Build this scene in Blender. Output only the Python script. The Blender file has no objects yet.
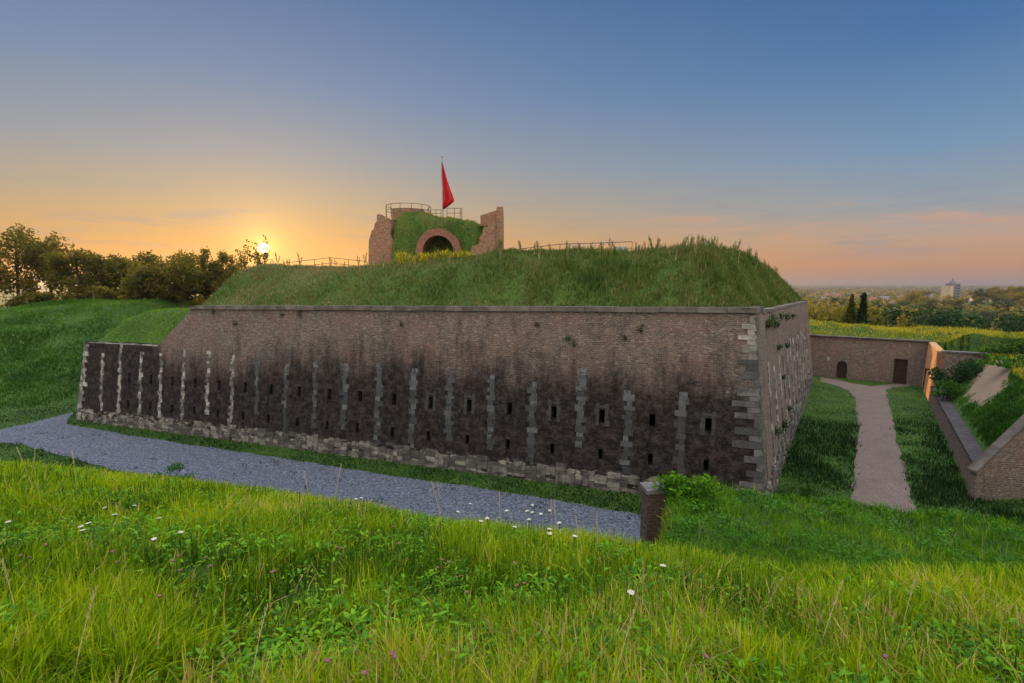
import bpy, math, random
import numpy as np
from mathutils import Vector, Matrix
sc = bpy.context.scene
COL = sc.collection
rng = np.random.default_rng(7)
random.seed(7)
# ------------------------------------------------------------------ camera
PITCH = math.radians(6.407)
CAM = np.array([0.0, 0.0, 11.0])
cam = bpy.data.objects.new('camera', bpy.data.cameras.new('camera'))
COL.objects.link(cam); sc.camera = cam
cam.location = CAM; cam.rotation_euler = (math.pi/2 - PITCH, 0, 0)
cam.data.lens = 18; cam.data.sensor_width = 36
cam.data.clip_start = 0.05; cam.data.clip_end = 40000
# ------------------------------------------------------------------ exposure, sky, sun
sc.view_settings.view_transform = 'Standard'; sc.view_settings.look = 'None'
sc.view_settings.exposure = 0.0; sc.view_settings.gamma = 1.0
sc.view_settings.use_curve_mapping = False
sc.cycles.max_bounces = 6; sc.cycles.diffuse_bounces = 3; sc.cycles.glossy_bounces = 2
sc.cycles.transmission_bounces = 3; sc.cycles.volume_bounces = 0; sc.cycles.transparent_max_bounces = 8
sc.cycles.use_denoising = True
SUN_EL = math.radians(3.56); SUN_AZ = math.radians(-25.6)      # azimuth clockwise from +Y
SUN = Vector((math.sin(SUN_AZ)*math.cos(SUN_EL), math.cos(SUN_AZ)*math.cos(SUN_EL), math.sin(SUN_EL)))
SUN_STRENGTH = 5.0
SKY_FILL = 3.1            # brightness of the sky fill added out of view, overhead and behind

class NT:
    """small helper for node trees"""
    def __init__(s, t): s.t = t; s.n = t.nodes; s.l = t.links
    def N(s, typ, **kw):
        n = s.n.new(typ)
        for k, v in kw.items(): setattr(n, k, v)
        return n
    def put(s, sock, v):
        if v is None: return
        if hasattr(v, 'is_output') or isinstance(v, bpy.types.NodeSocket): s.l.new(v, sock)
        else:
            if hasattr(sock.default_value, '__len__') and not hasattr(v, '__len__'): v = [v]*len(sock.default_value)
            if hasattr(v, '__len__') and len(sock.default_value) == 4 and len(v) == 3: v = (*v, 1)
            sock.default_value = v
    def M(s, op, a, b=None, c=None, clamp=False):
        n = s.N('ShaderNodeMath', operation=op); n.use_clamp = clamp
        s.put(n.inputs[0], a); s.put(n.inputs[1], b)
        if c is not None: s.put(n.inputs[2], c)
        return n.outputs[0]
    def VM(s, op, a, b=None, out=0):
        n = s.N('ShaderNodeVectorMath', operation=op)
        s.put(n.inputs[0], a); s.put(n.inputs[1], b)
        return n.outputs[out]
    def mix(s, f, a, b, blend='MIX'):
        n = s.N('ShaderNodeMix', data_type='RGBA', blend_type=blend); n.clamp_factor = True
        s.put(n.inputs[0], f); s.put(n.inputs[6], a); s.put(n.inputs[7], b)
        return n.outputs[2]
    def ramp(s, f, stops, interp='LINEAR'):
        n = s.N('ShaderNodeValToRGB'); r = n.color_ramp; r.interpolation = interp
        while len(r.elements) < len(stops): r.elements.new(0.5)
        for e, (p, c) in zip(r.elements, stops):
            e.position = p
            if not hasattr(c, '__len__'): c = (c, c, c)
            e.color = (*c[:3], 1)
        s.put(n.inputs[0], f); return n.outputs[0]
    def noise(s, vec, scale, detail=4, rough=.55, dim='3D', out=0, dist=0):
        n = s.N('ShaderNodeTexNoise', noise_dimensions=dim)
        s.put(n.inputs['Vector'], vec); n.inputs['Scale'].default_value = scale
        n.inputs['Detail'].default_value = detail; n.inputs['Roughness'].default_value = rough
        n.inputs['Distortion'].default_value = dist
        return n.outputs[out]
    def vec(s, x, y, z):
        n = s.N('ShaderNodeCombineXYZ'); s.put(n.inputs[0], x); s.put(n.inputs[1], y); s.put(n.inputs[2], z); return n.outputs[0]
    def sep(s, v):
        n = s.N('ShaderNodeSeparateXYZ'); s.put(n.inputs[0], v); return n.outputs
    def mapr(s, v, a, b, c=0.0, d=1.0, smooth=True):
        n = s.N('ShaderNodeMapRange'); n.interpolation_type = 'SMOOTHSTEP' if smooth else 'LINEAR'
        s.put(n.inputs[0], v)
        for i, q in enumerate((a, b, c, d)): s.put(n.inputs[1+i], q)
        return n.outputs[0]

def S(r, g, b):     # sRGB 0-255 -> linear
    f = lambda c: (c/255)/12.92 if c/255 <= .04045 else ((c/255+.055)/1.055)**2.4
    return (f(r), f(g), f(b))

world = bpy.data.worlds.new('World'); sc.world = world; world.use_nodes = True
w = NT(world.node_tree)
bg = world.node_tree.nodes['Background']
skyt = w.N('ShaderNodeTexSky', sky_type='NISHITA'); skyt.sun_disc = False
skyt.sun_elevation = SUN_EL; skyt.sun_rotation = SUN_AZ; skyt.altitude = 100
skyt.dust_density = 1.5
gen = w.N('ShaderNodeTexCoord').outputs['Generated']
D = w.VM('NORMALIZE', gen)
dx, dy, dz = w.sep(D)
# azimuthal closeness to the sun
hl = w.M('SQRT', w.M('ADD', w.M('MULTIPLY', dx, dx), w.M('MULTIPLY', dy, dy)))
hs = math.hypot(SUN.x, SUN.y)
ca = w.M('DIVIDE', w.M('ADD', w.M('MULTIPLY', dx, SUN.x/hs), w.M('MULTIPLY', dy, SUN.y/hs)), w.M('MAXIMUM', hl, .001))
near = w.mapr(ca, .45, 1.0, 0, 1, smooth=False)
el = w.M('MAXIMUM', dz, 0)
away = w.ramp(el, [(0.0, S(180,134,112)), (.03, S(198,146,112)), (.07, S(188,158,136)), (.12, S(150,158,165)), (.2, S(118,148,178)), (.34, S(74,116,166)), (.48, S(44,88,148)), (1, S(44,84,142))])
tow = w.ramp(el, [(0.0, S(222,138,54)), (.04, S(222,152,72)), (.085, S(202,156,98)), (.14, S(176,158,132)), (.21, S(146,152,158)), (.32, S(112,138,170)), (.47, S(80,114,160)), (1, S(70,100,142))])
base = w.mix(near, away, tow)
# thin sunset clouds, streaks stretched along the horizon
cv = w.vec(w.M('MULTIPLY', w.M('ARCTAN2', dx, dy), 3.2), w.M('MULTIPLY', dz, 26), 0.7)
cn = w.noise(cv, 1.4, 6, .62, dist=.4)
cmask = w.M('MULTIPLY', w.mapr(cn, .52, .74), w.M('MULTIPLY', w.mapr(dz, .035, .07), w.mapr(dz, .17, .09)))
cmask = w.M('MULTIPLY', cmask, w.mapr(dx, .02, .35))
base = w.mix(w.M('MULTIPLY', cmask, .6), base, S(222,158,122))
base = w.mix(w.M('MULTIPLY', w.M('MULTIPLY', w.mapr(cn, .5, .3), .5), w.M('MULTIPLY', w.mapr(dz,.03,.06), w.mapr(dz,.2,.1))), base, S(136,140,156))
# glow and disc of the low sun
sd = w.VM('DOT_PRODUCT', D, tuple(SUN), out=1)
ang = w.M('ARCCOSINE', w.M('MINIMUM', sd, .9999999))
g1 = w.M('EXPONENT', w.M('MULTIPLY', ang, -42.0))
g2 = w.M('EXPONENT', w.M('MULTIPLY', ang, -7.0))
disc = w.mapr(ang, .0105, .005)
glow = w.mix(1, w.VM('SCALE', (1.0, .62, .2), None), (0,0,0), 'ADD')
def scaled(c, f):
    n = w.N('ShaderNodeVectorMath', operation='SCALE'); n.inputs[0].default_value = c; w.put(n.inputs[3], f); return n.outputs[0]
col = w.VM('ADD', base, scaled((.9,.55,.14), w.M('MULTIPLY', g1, 1.3)))
col = w.VM('ADD', col, scaled((.42,.20,.02), w.M('MULTIPLY', g2, .42)))
col = w.VM('ADD', col, scaled((9,7,3.2), disc))
# the sky above the picture: brightness added out of view as fill for the ground
up = w.mapr(dz, .47, .8, 0, 1)
col = w.mix(up, col, tuple(SKY_FILL*c for c in (.78,.80,.86)))
# added fill glow on the unseen sky behind the camera
back = w.M('MULTIPLY', w.mapr(dy, -.1, -.6), w.mapr(dz, .0, .25))
col = w.mix(back, col, tuple(SKY_FILL*c for c in (.80,.74,.66)))
# physical sky adds a little of its own colour
sky_add = w.VM('MULTIPLY', skyt.outputs[0], (.004,.004,.004))
col = w.VM('ADD', col, sky_add)
ten = w.N('ShaderNodeVectorMath', operation='SCALE'); w.put(ten.inputs[0], col); ten.inputs[3].default_value = 10.0
w.put(bg.inputs[0], ten.outputs[0]); bg.inputs[1].default_value = 0.1
world.cycles.sampling_method = 'MANUAL'; world.cycles.sample_map_resolution = 1024

sl = bpy.data.lights.new('sun', 'SUN'); so = bpy.data.objects.new('sun', sl); COL.objects.link(so)
sl.energy = SUN_STRENGTH; sl.angle = math.radians(.55); sl.color = (1.0, .55, .16)
so.rotation_euler = SUN.to_track_quat('Z', 'Y').to_euler(); so.location = (-30, 60, 60)

# ------------------------------------------------------------------ helpers
def P(px, py, z):
    """where the line of sight through a photo pixel meets height z"""
    u = (px-512)/512; v = (341.5-py)/512
    d = (u, math.cos(PITCH)+v*math.sin(PITCH), -math.sin(PITCH)+v*math.cos(PITCH))
    t = (z-11)/d[2]; return (d[0]*t, d[1]*t, z)
def W(px, py, Y):
    """world point at distance Y"""
    u = (px-512)/512; v = (341.5-py)/512
    d = (u, math.cos(PITCH)+v*math.sin(PITCH), -math.sin(PITCH)+v*math.cos(PITCH))
    t = Y/d[1]; return (d[0]*t, Y, 11+d[2]*t)

def link(name, data, parent=None):
    o = bpy.data.objects.new(name, data); COL.objects.link(o)
    if parent: o.parent = parent
    return o
def tag(o, label=None, cat=None, group=None, kind=None):
    if label: o['label'] = label
    if cat: o['category'] = cat
    if group: o['group'] = group
    if kind: o['kind'] = kind
    return o
def empty(name, loc, rz=0):
    o = link(name, None); o.location = loc; o.rotation_euler = (0,0,rz); return o

class MB:
    """collects geometry for ONE mesh object"""
    def __init__(s): s.v=[]; s.f=[]; s.t=[]; s.uv=[]
    def add(s, vs, fs, tint=.5, uvs=None):
        b=len(s.v); s.v += [tuple(p) for p in vs]; s.t += [tint]*len(vs)
        for f in fs: s.f.append(tuple(i+b for i in f))
        s.uv += list(uvs) if uvs is not None else [(0,0)]*len(vs)
        return s
    def box(s, c, d, rz=0, tint=.5, taper=1.0):
        x,y,z=d[0]/2,d[1]/2,d[2]/2; cr,sr=math.cos(rz),math.sin(rz); vs=[]
        for k in (-1,1):
            q = taper if k>0 else 1
            for a,b in ((-1,-1),(1,-1),(1,1),(-1,1)):
                X,Y=a*x*q,b*y*q; vs.append((c[0]+X*cr-Y*sr, c[1]+X*sr+Y*cr, c[2]+k*z))
        return s.add(vs,[(3,2,1,0),(4,5,6,7),(0,1,5,4),(1,2,6,5),(2,3,7,6),(3,0,4,7)],tint)
    def tube(s, pts, radii, n=8, tint=.5, cap=True):
        pts=[Vector(p) for p in pts]; vs=[]; fs=[]
        if not hasattr(radii,'__len__'): radii=[radii]*len(pts)
        for i,p in enumerate(pts):
            d=(pts[min(i+1,len(pts)-1)]-pts[max(i-1,0)]).normalized()
            a=d.cross(Vector((0,0,1)) if abs(d.z)<.95 else Vector((1,0,0))).normalized(); b=d.cross(a)
            for k in range(n):
                q=2*math.pi*k/n; vs.append(p+(a*math.cos(q)+b*math.sin(q))*radii[i])
        for i in range(len(pts)-1):
            for k in range(n):
                fs.append((i*n+k,i*n+(k+1)%n,(i+1)*n+(k+1)%n,(i+1)*n+k))
        if cap:
            fs.append(tuple(range(n))); fs.append(tuple(range(len(vs)-1,len(vs)-n-1,-1)))
        return s.add(vs,fs,tint)
    def grid(s, fn, nu, nv, tint=.5, uv=None):
        vs=[fn(i/nu,j/nv) for j in range(nv+1) for i in range(nu+1)]
        uvs=[uv(i/nu,j/nv) for j in range(nv+1) for i in range(nu+1)] if uv else None
        fs=[(j*(nu+1)+i,j*(nu+1)+i+1,(j+1)*(nu+1)+i+1,(j+1)*(nu+1)+i) for j in range(nv) for i in range(nu)]
        return s.add(vs,fs,tint,uvs)
    def build(s, name, mat, parent=None, smooth=False):
        me=bpy.data.meshes.new(name); me.from_pydata(s.v,[],s.f); me.materials.append(mat)
        at=me.attributes.new('tint','FLOAT','POINT'); at.data.foreach_set('value',np.array(s.t,dtype=np.float32))
        uvl=me.uv_layers.new(name='UVMap'); li=np.zeros(len(me.loops),dtype=np.int32); me.loops.foreach_get('vertex_index',li)
        uvl.data.foreach_set('uv',np.array(s.uv,dtype=np.float32)[li].ravel())
        if smooth: me.polygons.foreach_set('use_smooth',[True]*len(me.polygons))
        me.update(); return link(name,me,parent)

def np_mesh(name, V, Fq, mat, tint=None, parent=None, smooth=False):
    """V (n,3); Fq (m,k) faces of equal size"""
    me=bpy.data.meshes.new(name); V=np.ascontiguousarray(V,dtype=np.float32); m,k=Fq.shape
    me.vertices.add(len(V)); me.vertices.foreach_set('co',V.ravel())
    me.loops.add(m*k); me.loops.foreach_set('vertex_index',np.ascontiguousarray(Fq,dtype=np.int32).ravel())
    me.polygons.add(m); me.polygons.foreach_set('loop_start',np.arange(0,m*k,k,dtype=np.int32))
    if smooth: me.polygons.foreach_set('use_smooth',np.ones(m,dtype=bool))
    me.materials.append(mat)
    if tint is not None:
        at=me.attributes.new('tint','FLOAT','POINT'); at.data.foreach_set('value',np.ascontiguousarray(tint,dtype=np.float32))
    me.update(calc_edges=True); me.validate()
    return link(name,me,parent)

def hash2(ix,iy,seed):
    n=(ix.astype(np.int64)*374761393+iy.astype(np.int64)*668265263+seed*974634777)&0x7fffffff
    n=((n^(n>>13))*1274126177)&0x7fffffff
    return ((n^(n>>16))&0xffff)/65535.0
def vnoise(x,y,sc_=1.0,seed=0,octv=3):
    x=np.asarray(x,dtype=float)/sc_; y=np.asarray(y,dtype=float)/sc_; r=0; a=1; t=0
    for o in range(octv):
        ix=np.floor(x);iy=np.floor(y);fx=x-ix;fy=y-iy;fx=fx*fx*(3-2*fx);fy=fy*fy*(3-2*fy)
        h=lambda i,j:hash2(ix+i,iy+j,seed+o*17)
        r=r+a*((h(0,0)*(1-fx)+h(1,0)*fx)*(1-fy)+(h(0,1)*(1-fx)+h(1,1)*fx)*fy)
        t+=a;a*=.5;x=x*2.03+5.1;y=y*2.03+9.7
    return r/t
def sstep(a,b,x):
    t=np.clip((x-a)/(b-a),0,1); return t*t*(3-2*t)
def in_poly(x,y,poly):
    c=np.zeros(np.shape(x),dtype=bool); n=len(poly)
    for i in range(n):
        x1,y1=poly[i][:2]; x2,y2=poly[(i+1)%n][:2]
        if y1==y2: continue
        c^=((y1>y)!=(y2>y))&(x<(x2-x1)*(y-y1)/(y2-y1)+x1)
    return c

# ------------------------------------------------------------------ materials
def newmat(name):
    m=bpy.data.materials.new(name); m.use_nodes=True; t=NT(m.node_tree)
    b=m.node_tree.nodes['Principled BSDF']; b.inputs['Roughness'].default_value=.9
    b.inputs['Specular IOR Level'].default_value=.2
    return m,t,b
def plain(name,col,rough=.8,var=.15,scale=6,metal=0,bump=0):
    m,t,b=newmat(name); oc=t.N('ShaderNodeTexCoord').outputs['Object']
    n=t.noise(oc,scale,4); c=t.mix(t.mapr(n,.3,.7),tuple(x*(1-var) for x in col),tuple(min(1,x*(1+var)) for x in col))
    t.put(b.inputs['Base Color'],c); b.inputs['Roughness'].default_value=rough; b.inputs['Metallic'].default_value=metal
    if bump:
        bp=t.N('ShaderNodeBump'); bp.inputs['Strength'].default_value=.6; bp.inputs['Distance'].default_value=bump
        t.put(bp.inputs['Height'],n); t.put(b.inputs['Normal'],bp.outputs[0])
    return m
def leafmat(name,stops,transl=.45,patch=None,patchscale=.25,rough=.6):
    """foliage: colour by the leaf's own tint plus slow variation over the ground; lets light through"""
    m,t,b=newmat(name); at=t.N('ShaderNodeAttribute',attribute_name='tint').outputs['Fac']
    oc=t.N('ShaderNodeNewGeometry').outputs['Position']
    n=t.noise(oc,patchscale,3)
    f=t.M('ADD',at,t.M('MULTIPLY',t.M('SUBTRACT',n,.5),.9),clamp=True)
    c=t.ramp(f,stops)
    t.put(b.inputs['Base Color'],c); b.inputs['Roughness'].default_value=rough; b.inputs['Specular IOR Level'].default_value=.08
    tr=t.N('ShaderNodeBsdfTranslucent'); t.put(tr.inputs[0],t.mix(1,c,(1.25,1.2,.5),'MULTIPLY'))
    mx=t.N('ShaderNodeMixShader'); mx.inputs[0].default_value=transl
    out=m.node_tree.nodes['Material Output']
    t.l.new(b.outputs[0],mx.inputs[1]); t.l.new(tr.outputs[0],mx.inputs[2]); t.l.new(mx.outputs[0],out.inputs[0])
    return m

def masonry(name, stain=True, strength=1.0, tone=1.0, warm=None):
    """old brickwork, UV in metres (u along the wall, v = height)"""
    m,t,b=newmat(name); uv=t.N('ShaderNodeUVMap').outputs[0]; u,v,_=t.sep(uv)
    p=t.vec(u,v,0)
    bt=t.N('ShaderNodeTexBrick'); t.put(bt.inputs['Vector'],p)
    bt.inputs['Scale'].default_value=1; bt.inputs['Brick Width'].default_value=.27; bt.inputs['Row Height'].default_value=.10
    bt.inputs['Mortar Size'].default_value=.011; bt.inputs['Mortar Smooth'].default_value=.3; bt.inputs['Bias'].default_value=-.1
    bt.inputs['Color1'].default_value=(.155*tone,.112*tone,.09*tone,1); bt.inputs['Color2'].default_value=(.06*tone,.048*tone,.044*tone,1)
    bt.inputs['Mortar'].default_value=(.19*tone,.165*tone,.145*tone,1)
    n1=t.noise(p,.35,5,.6); n2=t.noise(t.vec(t.M('MULTIPLY',u,1.0),t.M('MULTIPLY',v,2.2),3.1),1.6,5,.65)
    n3=t.noise(t.vec(t.M('MULTIPLY',u,3.2),t.M('MULTIPLY',v,9),1.1),1.9,3,.8)
    c=t.mix(t.mapr(n1,.42,.62),bt.outputs[0],t.mix(.42,bt.outputs[0],(.19*tone,.10*tone,.085*tone)))
    c=t.mix(t.mapr(n2,.45,.7,0,.7),c,(.105*tone,.095*tone,.09*tone))            # grey weathering
    c=t.mix(t.mapr(n3,.50,.68,0,.8),c,(.03,.024,.022))           # missing or burnt bricks
    n5=t.noise(t.vec(t.M('MULTIPLY',u,3.4),t.M('MULTIPLY',v,9.5),7.1),1.9,2,.6)
    c=t.mix(t.mapr(n5,.57,.68,0,.7),c,(.30*tone,.27*tone,.24*tone))            # pale lime specks
    if stain:
        zb=t.ramp(t.M('DIVIDE',u,52),[(0,.58),(.12,.57),(.5,.60),(.62,.52),(.72,.45),(.79,.52),(.83,.78),(1,.85)])
        zb=t.M('ADD',t.M('MULTIPLY',zb,10.0),.25)
        nn=t.M('MULTIPLY',t.M('SUBTRACT',t.noise(t.vec(u,t.M('MULTIPLY',v,.8),9),.55,6,.68),.5),4.6)
        st=t.M('MULTIPLY',t.M('SUBTRACT',t.noise(t.vec(t.M('MULTIPLY',u,2.6),t.M('MULTIPLY',v,.28),2),.9,5,.75),.5),4.2)
        d=t.M('SUBTRACT',t.M('ADD',zb,t.M('ADD',nn,st)),v)
        dark=t.mapr(d,-1.9,1.3,0,.93*strength)
        dk=t.mix(t.mapr(t.noise(p,2.2,7,.85),.42,.64),(.003,.0025,.003),(.046,.037,.036))
        c=t.mix(dark,c,dk)
        c=t.mix(t.mapr(t.noise(t.vec(t.M('MULTIPLY',u,.9),t.M('MULTIPLY',v,.35),4.4),1.1,5,.7),.5,.72,0,.5),c,(.012,.010,.011))
        # faint bands of lighter stone left in the black part
        lo=t.M('MULTIPLY',t.mapr(v,.95,.55),1)
        n4=t.noise(t.vec(t.M('MULTIPLY',u,1.2),t.M('MULTIPLY',v,2.6),5),1.5,5,.7)
        c=t.mix(t.M('MULTIPLY',t.mapr(n4,.46,.6),t.mapr(t.M('ADD',v,t.M('MULTIPLY',n4,-.7)),.75,.35)),c,(.26,.24,.21))
    if warm: c=t.mix(1,c,warm,'MULTIPLY')
    t.put(b.inputs['Base Color'],c); b.inputs['Specular IOR Level'].default_value=.1
    bp=t.N('ShaderNodeBump'); bp.inputs['Strength'].default_value=.7; bp.inputs['Distance'].default_value=.03
    t.put(bp.inputs['Height'],t.M('ADD',n3,t.M('MULTIPLY',bt.outputs['Fac'],-.5))); t.put(b.inputs['Normal'],bp.outputs[0])
    return m

def stonemat(name, lo, hi, dirt=.6, dscale=2.2, zdark=None):
    m,t,b=newmat(name); at=t.N('ShaderNodeAttribute',attribute_name='tint').outputs['Fac']
    pos=t.N('ShaderNodeNewGeometry').outputs['Position']
    c=t.mix(at,lo,hi); n=t.noise(pos,dscale,6,.7)
    f=t.mapr(n,.42,.62,0,dirt)
    c=t.mix(f,c,(.035,.032,.034))
    if zdark:
        z=t.sep(pos)[2]; c=t.mix(t.M('MULTIPLY',t.mapr(t.M('ADD',z,t.M('MULTIPLY',n,2)),zdark+1.6,zdark-.6),.55),c,(.03,.03,.034))
    c=t.mix(t.mapr(t.noise(pos,9,4,.7),.35,.7,0,.35),c,(.10,.09,.08))
    t.put(b.inputs['Base Color'],c)
    return m

M = {}
M['fort_brick']=masonry('fort_brick')
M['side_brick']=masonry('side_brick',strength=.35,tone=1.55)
M['brick']=masonry('brick',stain=False)
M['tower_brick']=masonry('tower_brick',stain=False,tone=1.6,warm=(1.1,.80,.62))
M['dark_brick']=masonry('dark_brick',stain=False,tone=.6)
M['red_brick']=plain('red_arch_brick',(.19,.085,.06),.9,.35,7,bump=.02)
M['sunlit_brick']=masonry('sunlit_brick',stain=False,tone=3.4,warm=(1.0,.72,.42))  # low-sun glow painted into the brick as a pale orange tone
M['strip']=stonemat('strip_stone',(.022,.025,.031),(.15,.155,.165),.92,2.6)
M['strip_light']=stonemat('pale_strip_stone',(.08,.078,.075),(.40,.375,.345),.88,2.4)
M['frame']=stonemat('loophole_stone',(.018,.018,.02),(.09,.085,.08),.8,3)
M['quoin']=stonemat('quoin_stone',(.03,.031,.036),(.13,.125,.12),.85,1.8)
M['quoin_light']=stonemat('pale_quoin_stone',(.16,.15,.13),(.36,.33,.28),.5,1.2)
M['plinth']=stonemat('plinth_stone',(.05,.045,.04),(.24,.22,.195),.92,2.2)
M['coping']=plain('coping_stone',(.085,.073,.065),.85,.4,1.2,bump=.02)
M['cap']=plain('grey_cap_stone',(.11,.105,.11),.85,.3,3,bump=.01)
M['dark_cap']=plain('dark_cap_stone',(.045,.042,.045),.9,.3,3,bump=.01)
M['void']=plain('dark_opening',(.006,.006,.007),.9,.2)
M['door']=plain('door_wood',(.035,.015,.012),.6,.3,4)
M['metal']=plain('rail_metal',(.06,.05,.045),.5,.2,4,metal=.4)
M['pole']=plain('flagpole_metal',(.25,.22,.2),.4,.1,4,metal=.3)
M['red']=plain('flag_cloth',(.42,.010,.016),.7,.12,3)
M['concrete']=plain('concrete',(.30,.29,.27),.85,.2,4)
M['wood']=plain('weathered_wood',(.16,.12,.08),.85,.3,6)
M['bark']=plain('bark',(.045,.032,.022),.95,.35,5,bump=.02)
M['roof']=plain('roof_tile',(.20,.09,.06),.8,.25,.6)
M['roof_grey']=plain('grey_roof',(.14,.14,.15),.8,.2,.6)
M['render_white']=plain('white_render',(.42,.40,.38),.8,.08,.3)
M['render_cream']=plain('cream_render',(.40,.32,.23),.8,.1,.3)
M['glass']=plain('dark_glass',(.02,.025,.03),.15,.1)
M['gravel']=None; M['path']=None; M['ground']=None

def gravelmat(name,a,b_,scale):
    m,t,b=newmat(name); pos=t.N('ShaderNodeNewGeometry').outputs['Position']
    n=t.noise(pos,scale,3,.8); n2=t.noise(pos,.6,4)
    vr=t.N('ShaderNodeTexVoronoi'); vr.inputs['Scale'].default_value=scale*.9; t.put(vr.inputs['Vector'],pos)
    c=t.mix(t.mapr(n,.38,.62),a,b_); c=t.mix(t.mapr(vr.outputs['Distance'],.1,.6,.55,0),c,tuple(x*.35 for x in a))
    c=t.mix(t.mapr(n2,.4,.7,0,.45),c,tuple(x*.5 for x in b_))
    n3=t.noise(pos,.9,5,.7); c=t.mix(t.mapr(n3,.56,.74,0,.6),c,(b_[0]*.75,b_[0]*.66,b_[0]*.5))
    t.put(b.inputs['Base Color'],c)
    bp=t.N('ShaderNodeBump'); bp.inputs['Strength'].default_value=.8; bp.inputs['Distance'].default_value=.03
    t.put(bp.inputs['Height'],n); t.put(b.inputs['Normal'],bp.outputs[0]); return m
M['gravel']=gravelmat('blue_grey_gravel',(.034,.043,.068),(.130,.150,.192),7)
M['path']=gravelmat('brown_path',(.10,.078,.07),(.175,.135,.12),14)

def groundmat():
    m,t,b=newmat('grassy_ground'); pos=t.N('ShaderNodeNewGeometry').outputs['Position']
    n=t.noise(pos,.5,5,.65); n2=t.noise(pos,4.5,4,.7); n3=t.noise(pos,.05,3)
    c=t.mix(t.mapr(n,.35,.65),(.020,.055,.008),(.05,.105,.012))
    c=t.mix(t.mapr(n2,.35,.7),c,(.022,.048,.010))
    c=t.mix(t.mapr(n3,.45,.7,0,.5),c,(.07,.11,.02))
    # bare sandy scar on the bank beside the low wall
    q=t.VM('SUBTRACT',pos,(36.9,38.9,3.4)); nn=t.M('MULTIPLY',t.M('SUBTRACT',t.noise(pos,1.3,5,.75),.5),3.4)
    a=t.VM('DOT_PRODUCT',q,(.68,.73,0),out=1); b2=t.VM('DOT_PRODUCT',q,(.73,-.68,0),out=1)
    rr=t.M('ADD',t.M('POWER',t.M('ABSOLUTE',t.M('DIVIDE',a,5.4)),2),t.M('POWER',t.M('ABSOLUTE',t.M('DIVIDE',b2,1.2)),2))
    sand=t.mapr(t.M('ADD',rr,nn),1.3,.7)
    c=t.mix(sand,c,(.23,.165,.115))
    t.put(b.inputs['Base Color'],c)
    bp=t.N('ShaderNodeBump'); bp.inputs['Strength'].default_value=.8; bp.inputs['Distance'].default_value=.12
    t.put(bp.inputs['Height'],t.M('ADD',n,n2)); t.put(b.inputs['Normal'],bp.outputs[0]); return m
M['ground']=groundmat()
YG=[(0,(.03,.08,.006)),(.2,(.10,.20,.004)),(.5,(.25,.36,.004)),(.75,(.43,.47,.006)),(.92,(.56,.48,.07)),(1,(.46,.32,.15))]
M['fore_grass']=leafmat('tall_grass',YG,.45,patchscale=.55)
M['weed']=leafmat('weed_leaves',[(0,(.03,.11,.010)),(.5,(.09,.25,.016)),(1,(.20,.38,.02))],.35)
M['ditch_grass']=leafmat('ditch_grass',[(0,(.007,.020,.005)),(.4,(.016,.048,.007)),(.75,(.045,.12,.009)),(1,(.12,.17,.03))],.3,patchscale=.3)
M['bank_grass']=leafmat('bank_grass',[(0,(.010,.032,.005)),(.5,(.030,.10,.007)),(1,(.11,.22,.015))],.3,patchscale=.16)
M['mound_grass']=leafmat('mound_grass',[(0,(.022,.042,.012)),(.3,(.04,.085,.016)),(.55,(.085,.13,.025)),(.75,(.16,.15,.06)),(1,(.26,.20,.13))],.35,patchscale=.35)
M['terrace_grass']=leafmat('terrace_grass',[(0,(.014,.045,.006)),(.35,(.045,.14,.008)),(.7,(.12,.26,.010)),(1,(.28,.37,.02))],.35,patchscale=.7)
M['sun_gold_grass']=leafmat('sunlit_grass',[(0,(.07,.12,.012)),(.4,(.24,.26,.02)),(1,(.50,.38,.04))],.4,patchscale=.4)  # golden tints paint the low sunlight into the grass colour
M['turf_grass']=leafmat('turf_grass',[(0,(.02,.05,.01)),(.35,(.045,.11,.012)),(.7,(.11,.17,.02)),(1,(.22,.20,.06))],.3,patchscale=.7)
M['bright_grass']=leafmat('bright_grass',[(0,(.04,.11,.008)),(.5,(.09,.21,.012)),(1,(.17,.28,.02))],.35,patchscale=.3)
M['broom']=leafmat('yellow_shrub_leaves',[(0,(.10,.14,.012)),(.5,(.36,.33,.02)),(1,(.55,.42,.02))],.4,patchscale=1)
M['left_leaves']=leafmat('backlit_leaves',[(0,(.03,.04,.012)),(.5,(.10,.10,.022)),(1,(.26,.18,.04))],.62,patchscale=.3)  # pale olive-brown tints put backlight and haze glow into the leaf colour
M['valley_leaves']=leafmat('valley_leaves',[(0,(.03,.045,.012)),(.35,(.08,.09,.015)),(.7,(.22,.17,.025)),(1,(.38,.25,.035))],.4,patchscale=.04)
M['dark_leaves']=leafmat('dark_leaves',[(0,(.008,.022,.010)),(.6,(.018,.05,.018)),(1,(.05,.09,.025))],.25,patchscale=.1)
M['white_petal']=plain('white_petals',(.50,.49,.42),.7,.1,20)
M['pink_petal']=plain('dull_pink_petals',(.15,.07,.065),.8,.3,20)
M['stem']=plain('green_stem',(.09,.13,.02),.7,.3,20)
M['straw']=plain('straw_stem',(.42,.34,.17),.8,.2,20)

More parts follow.
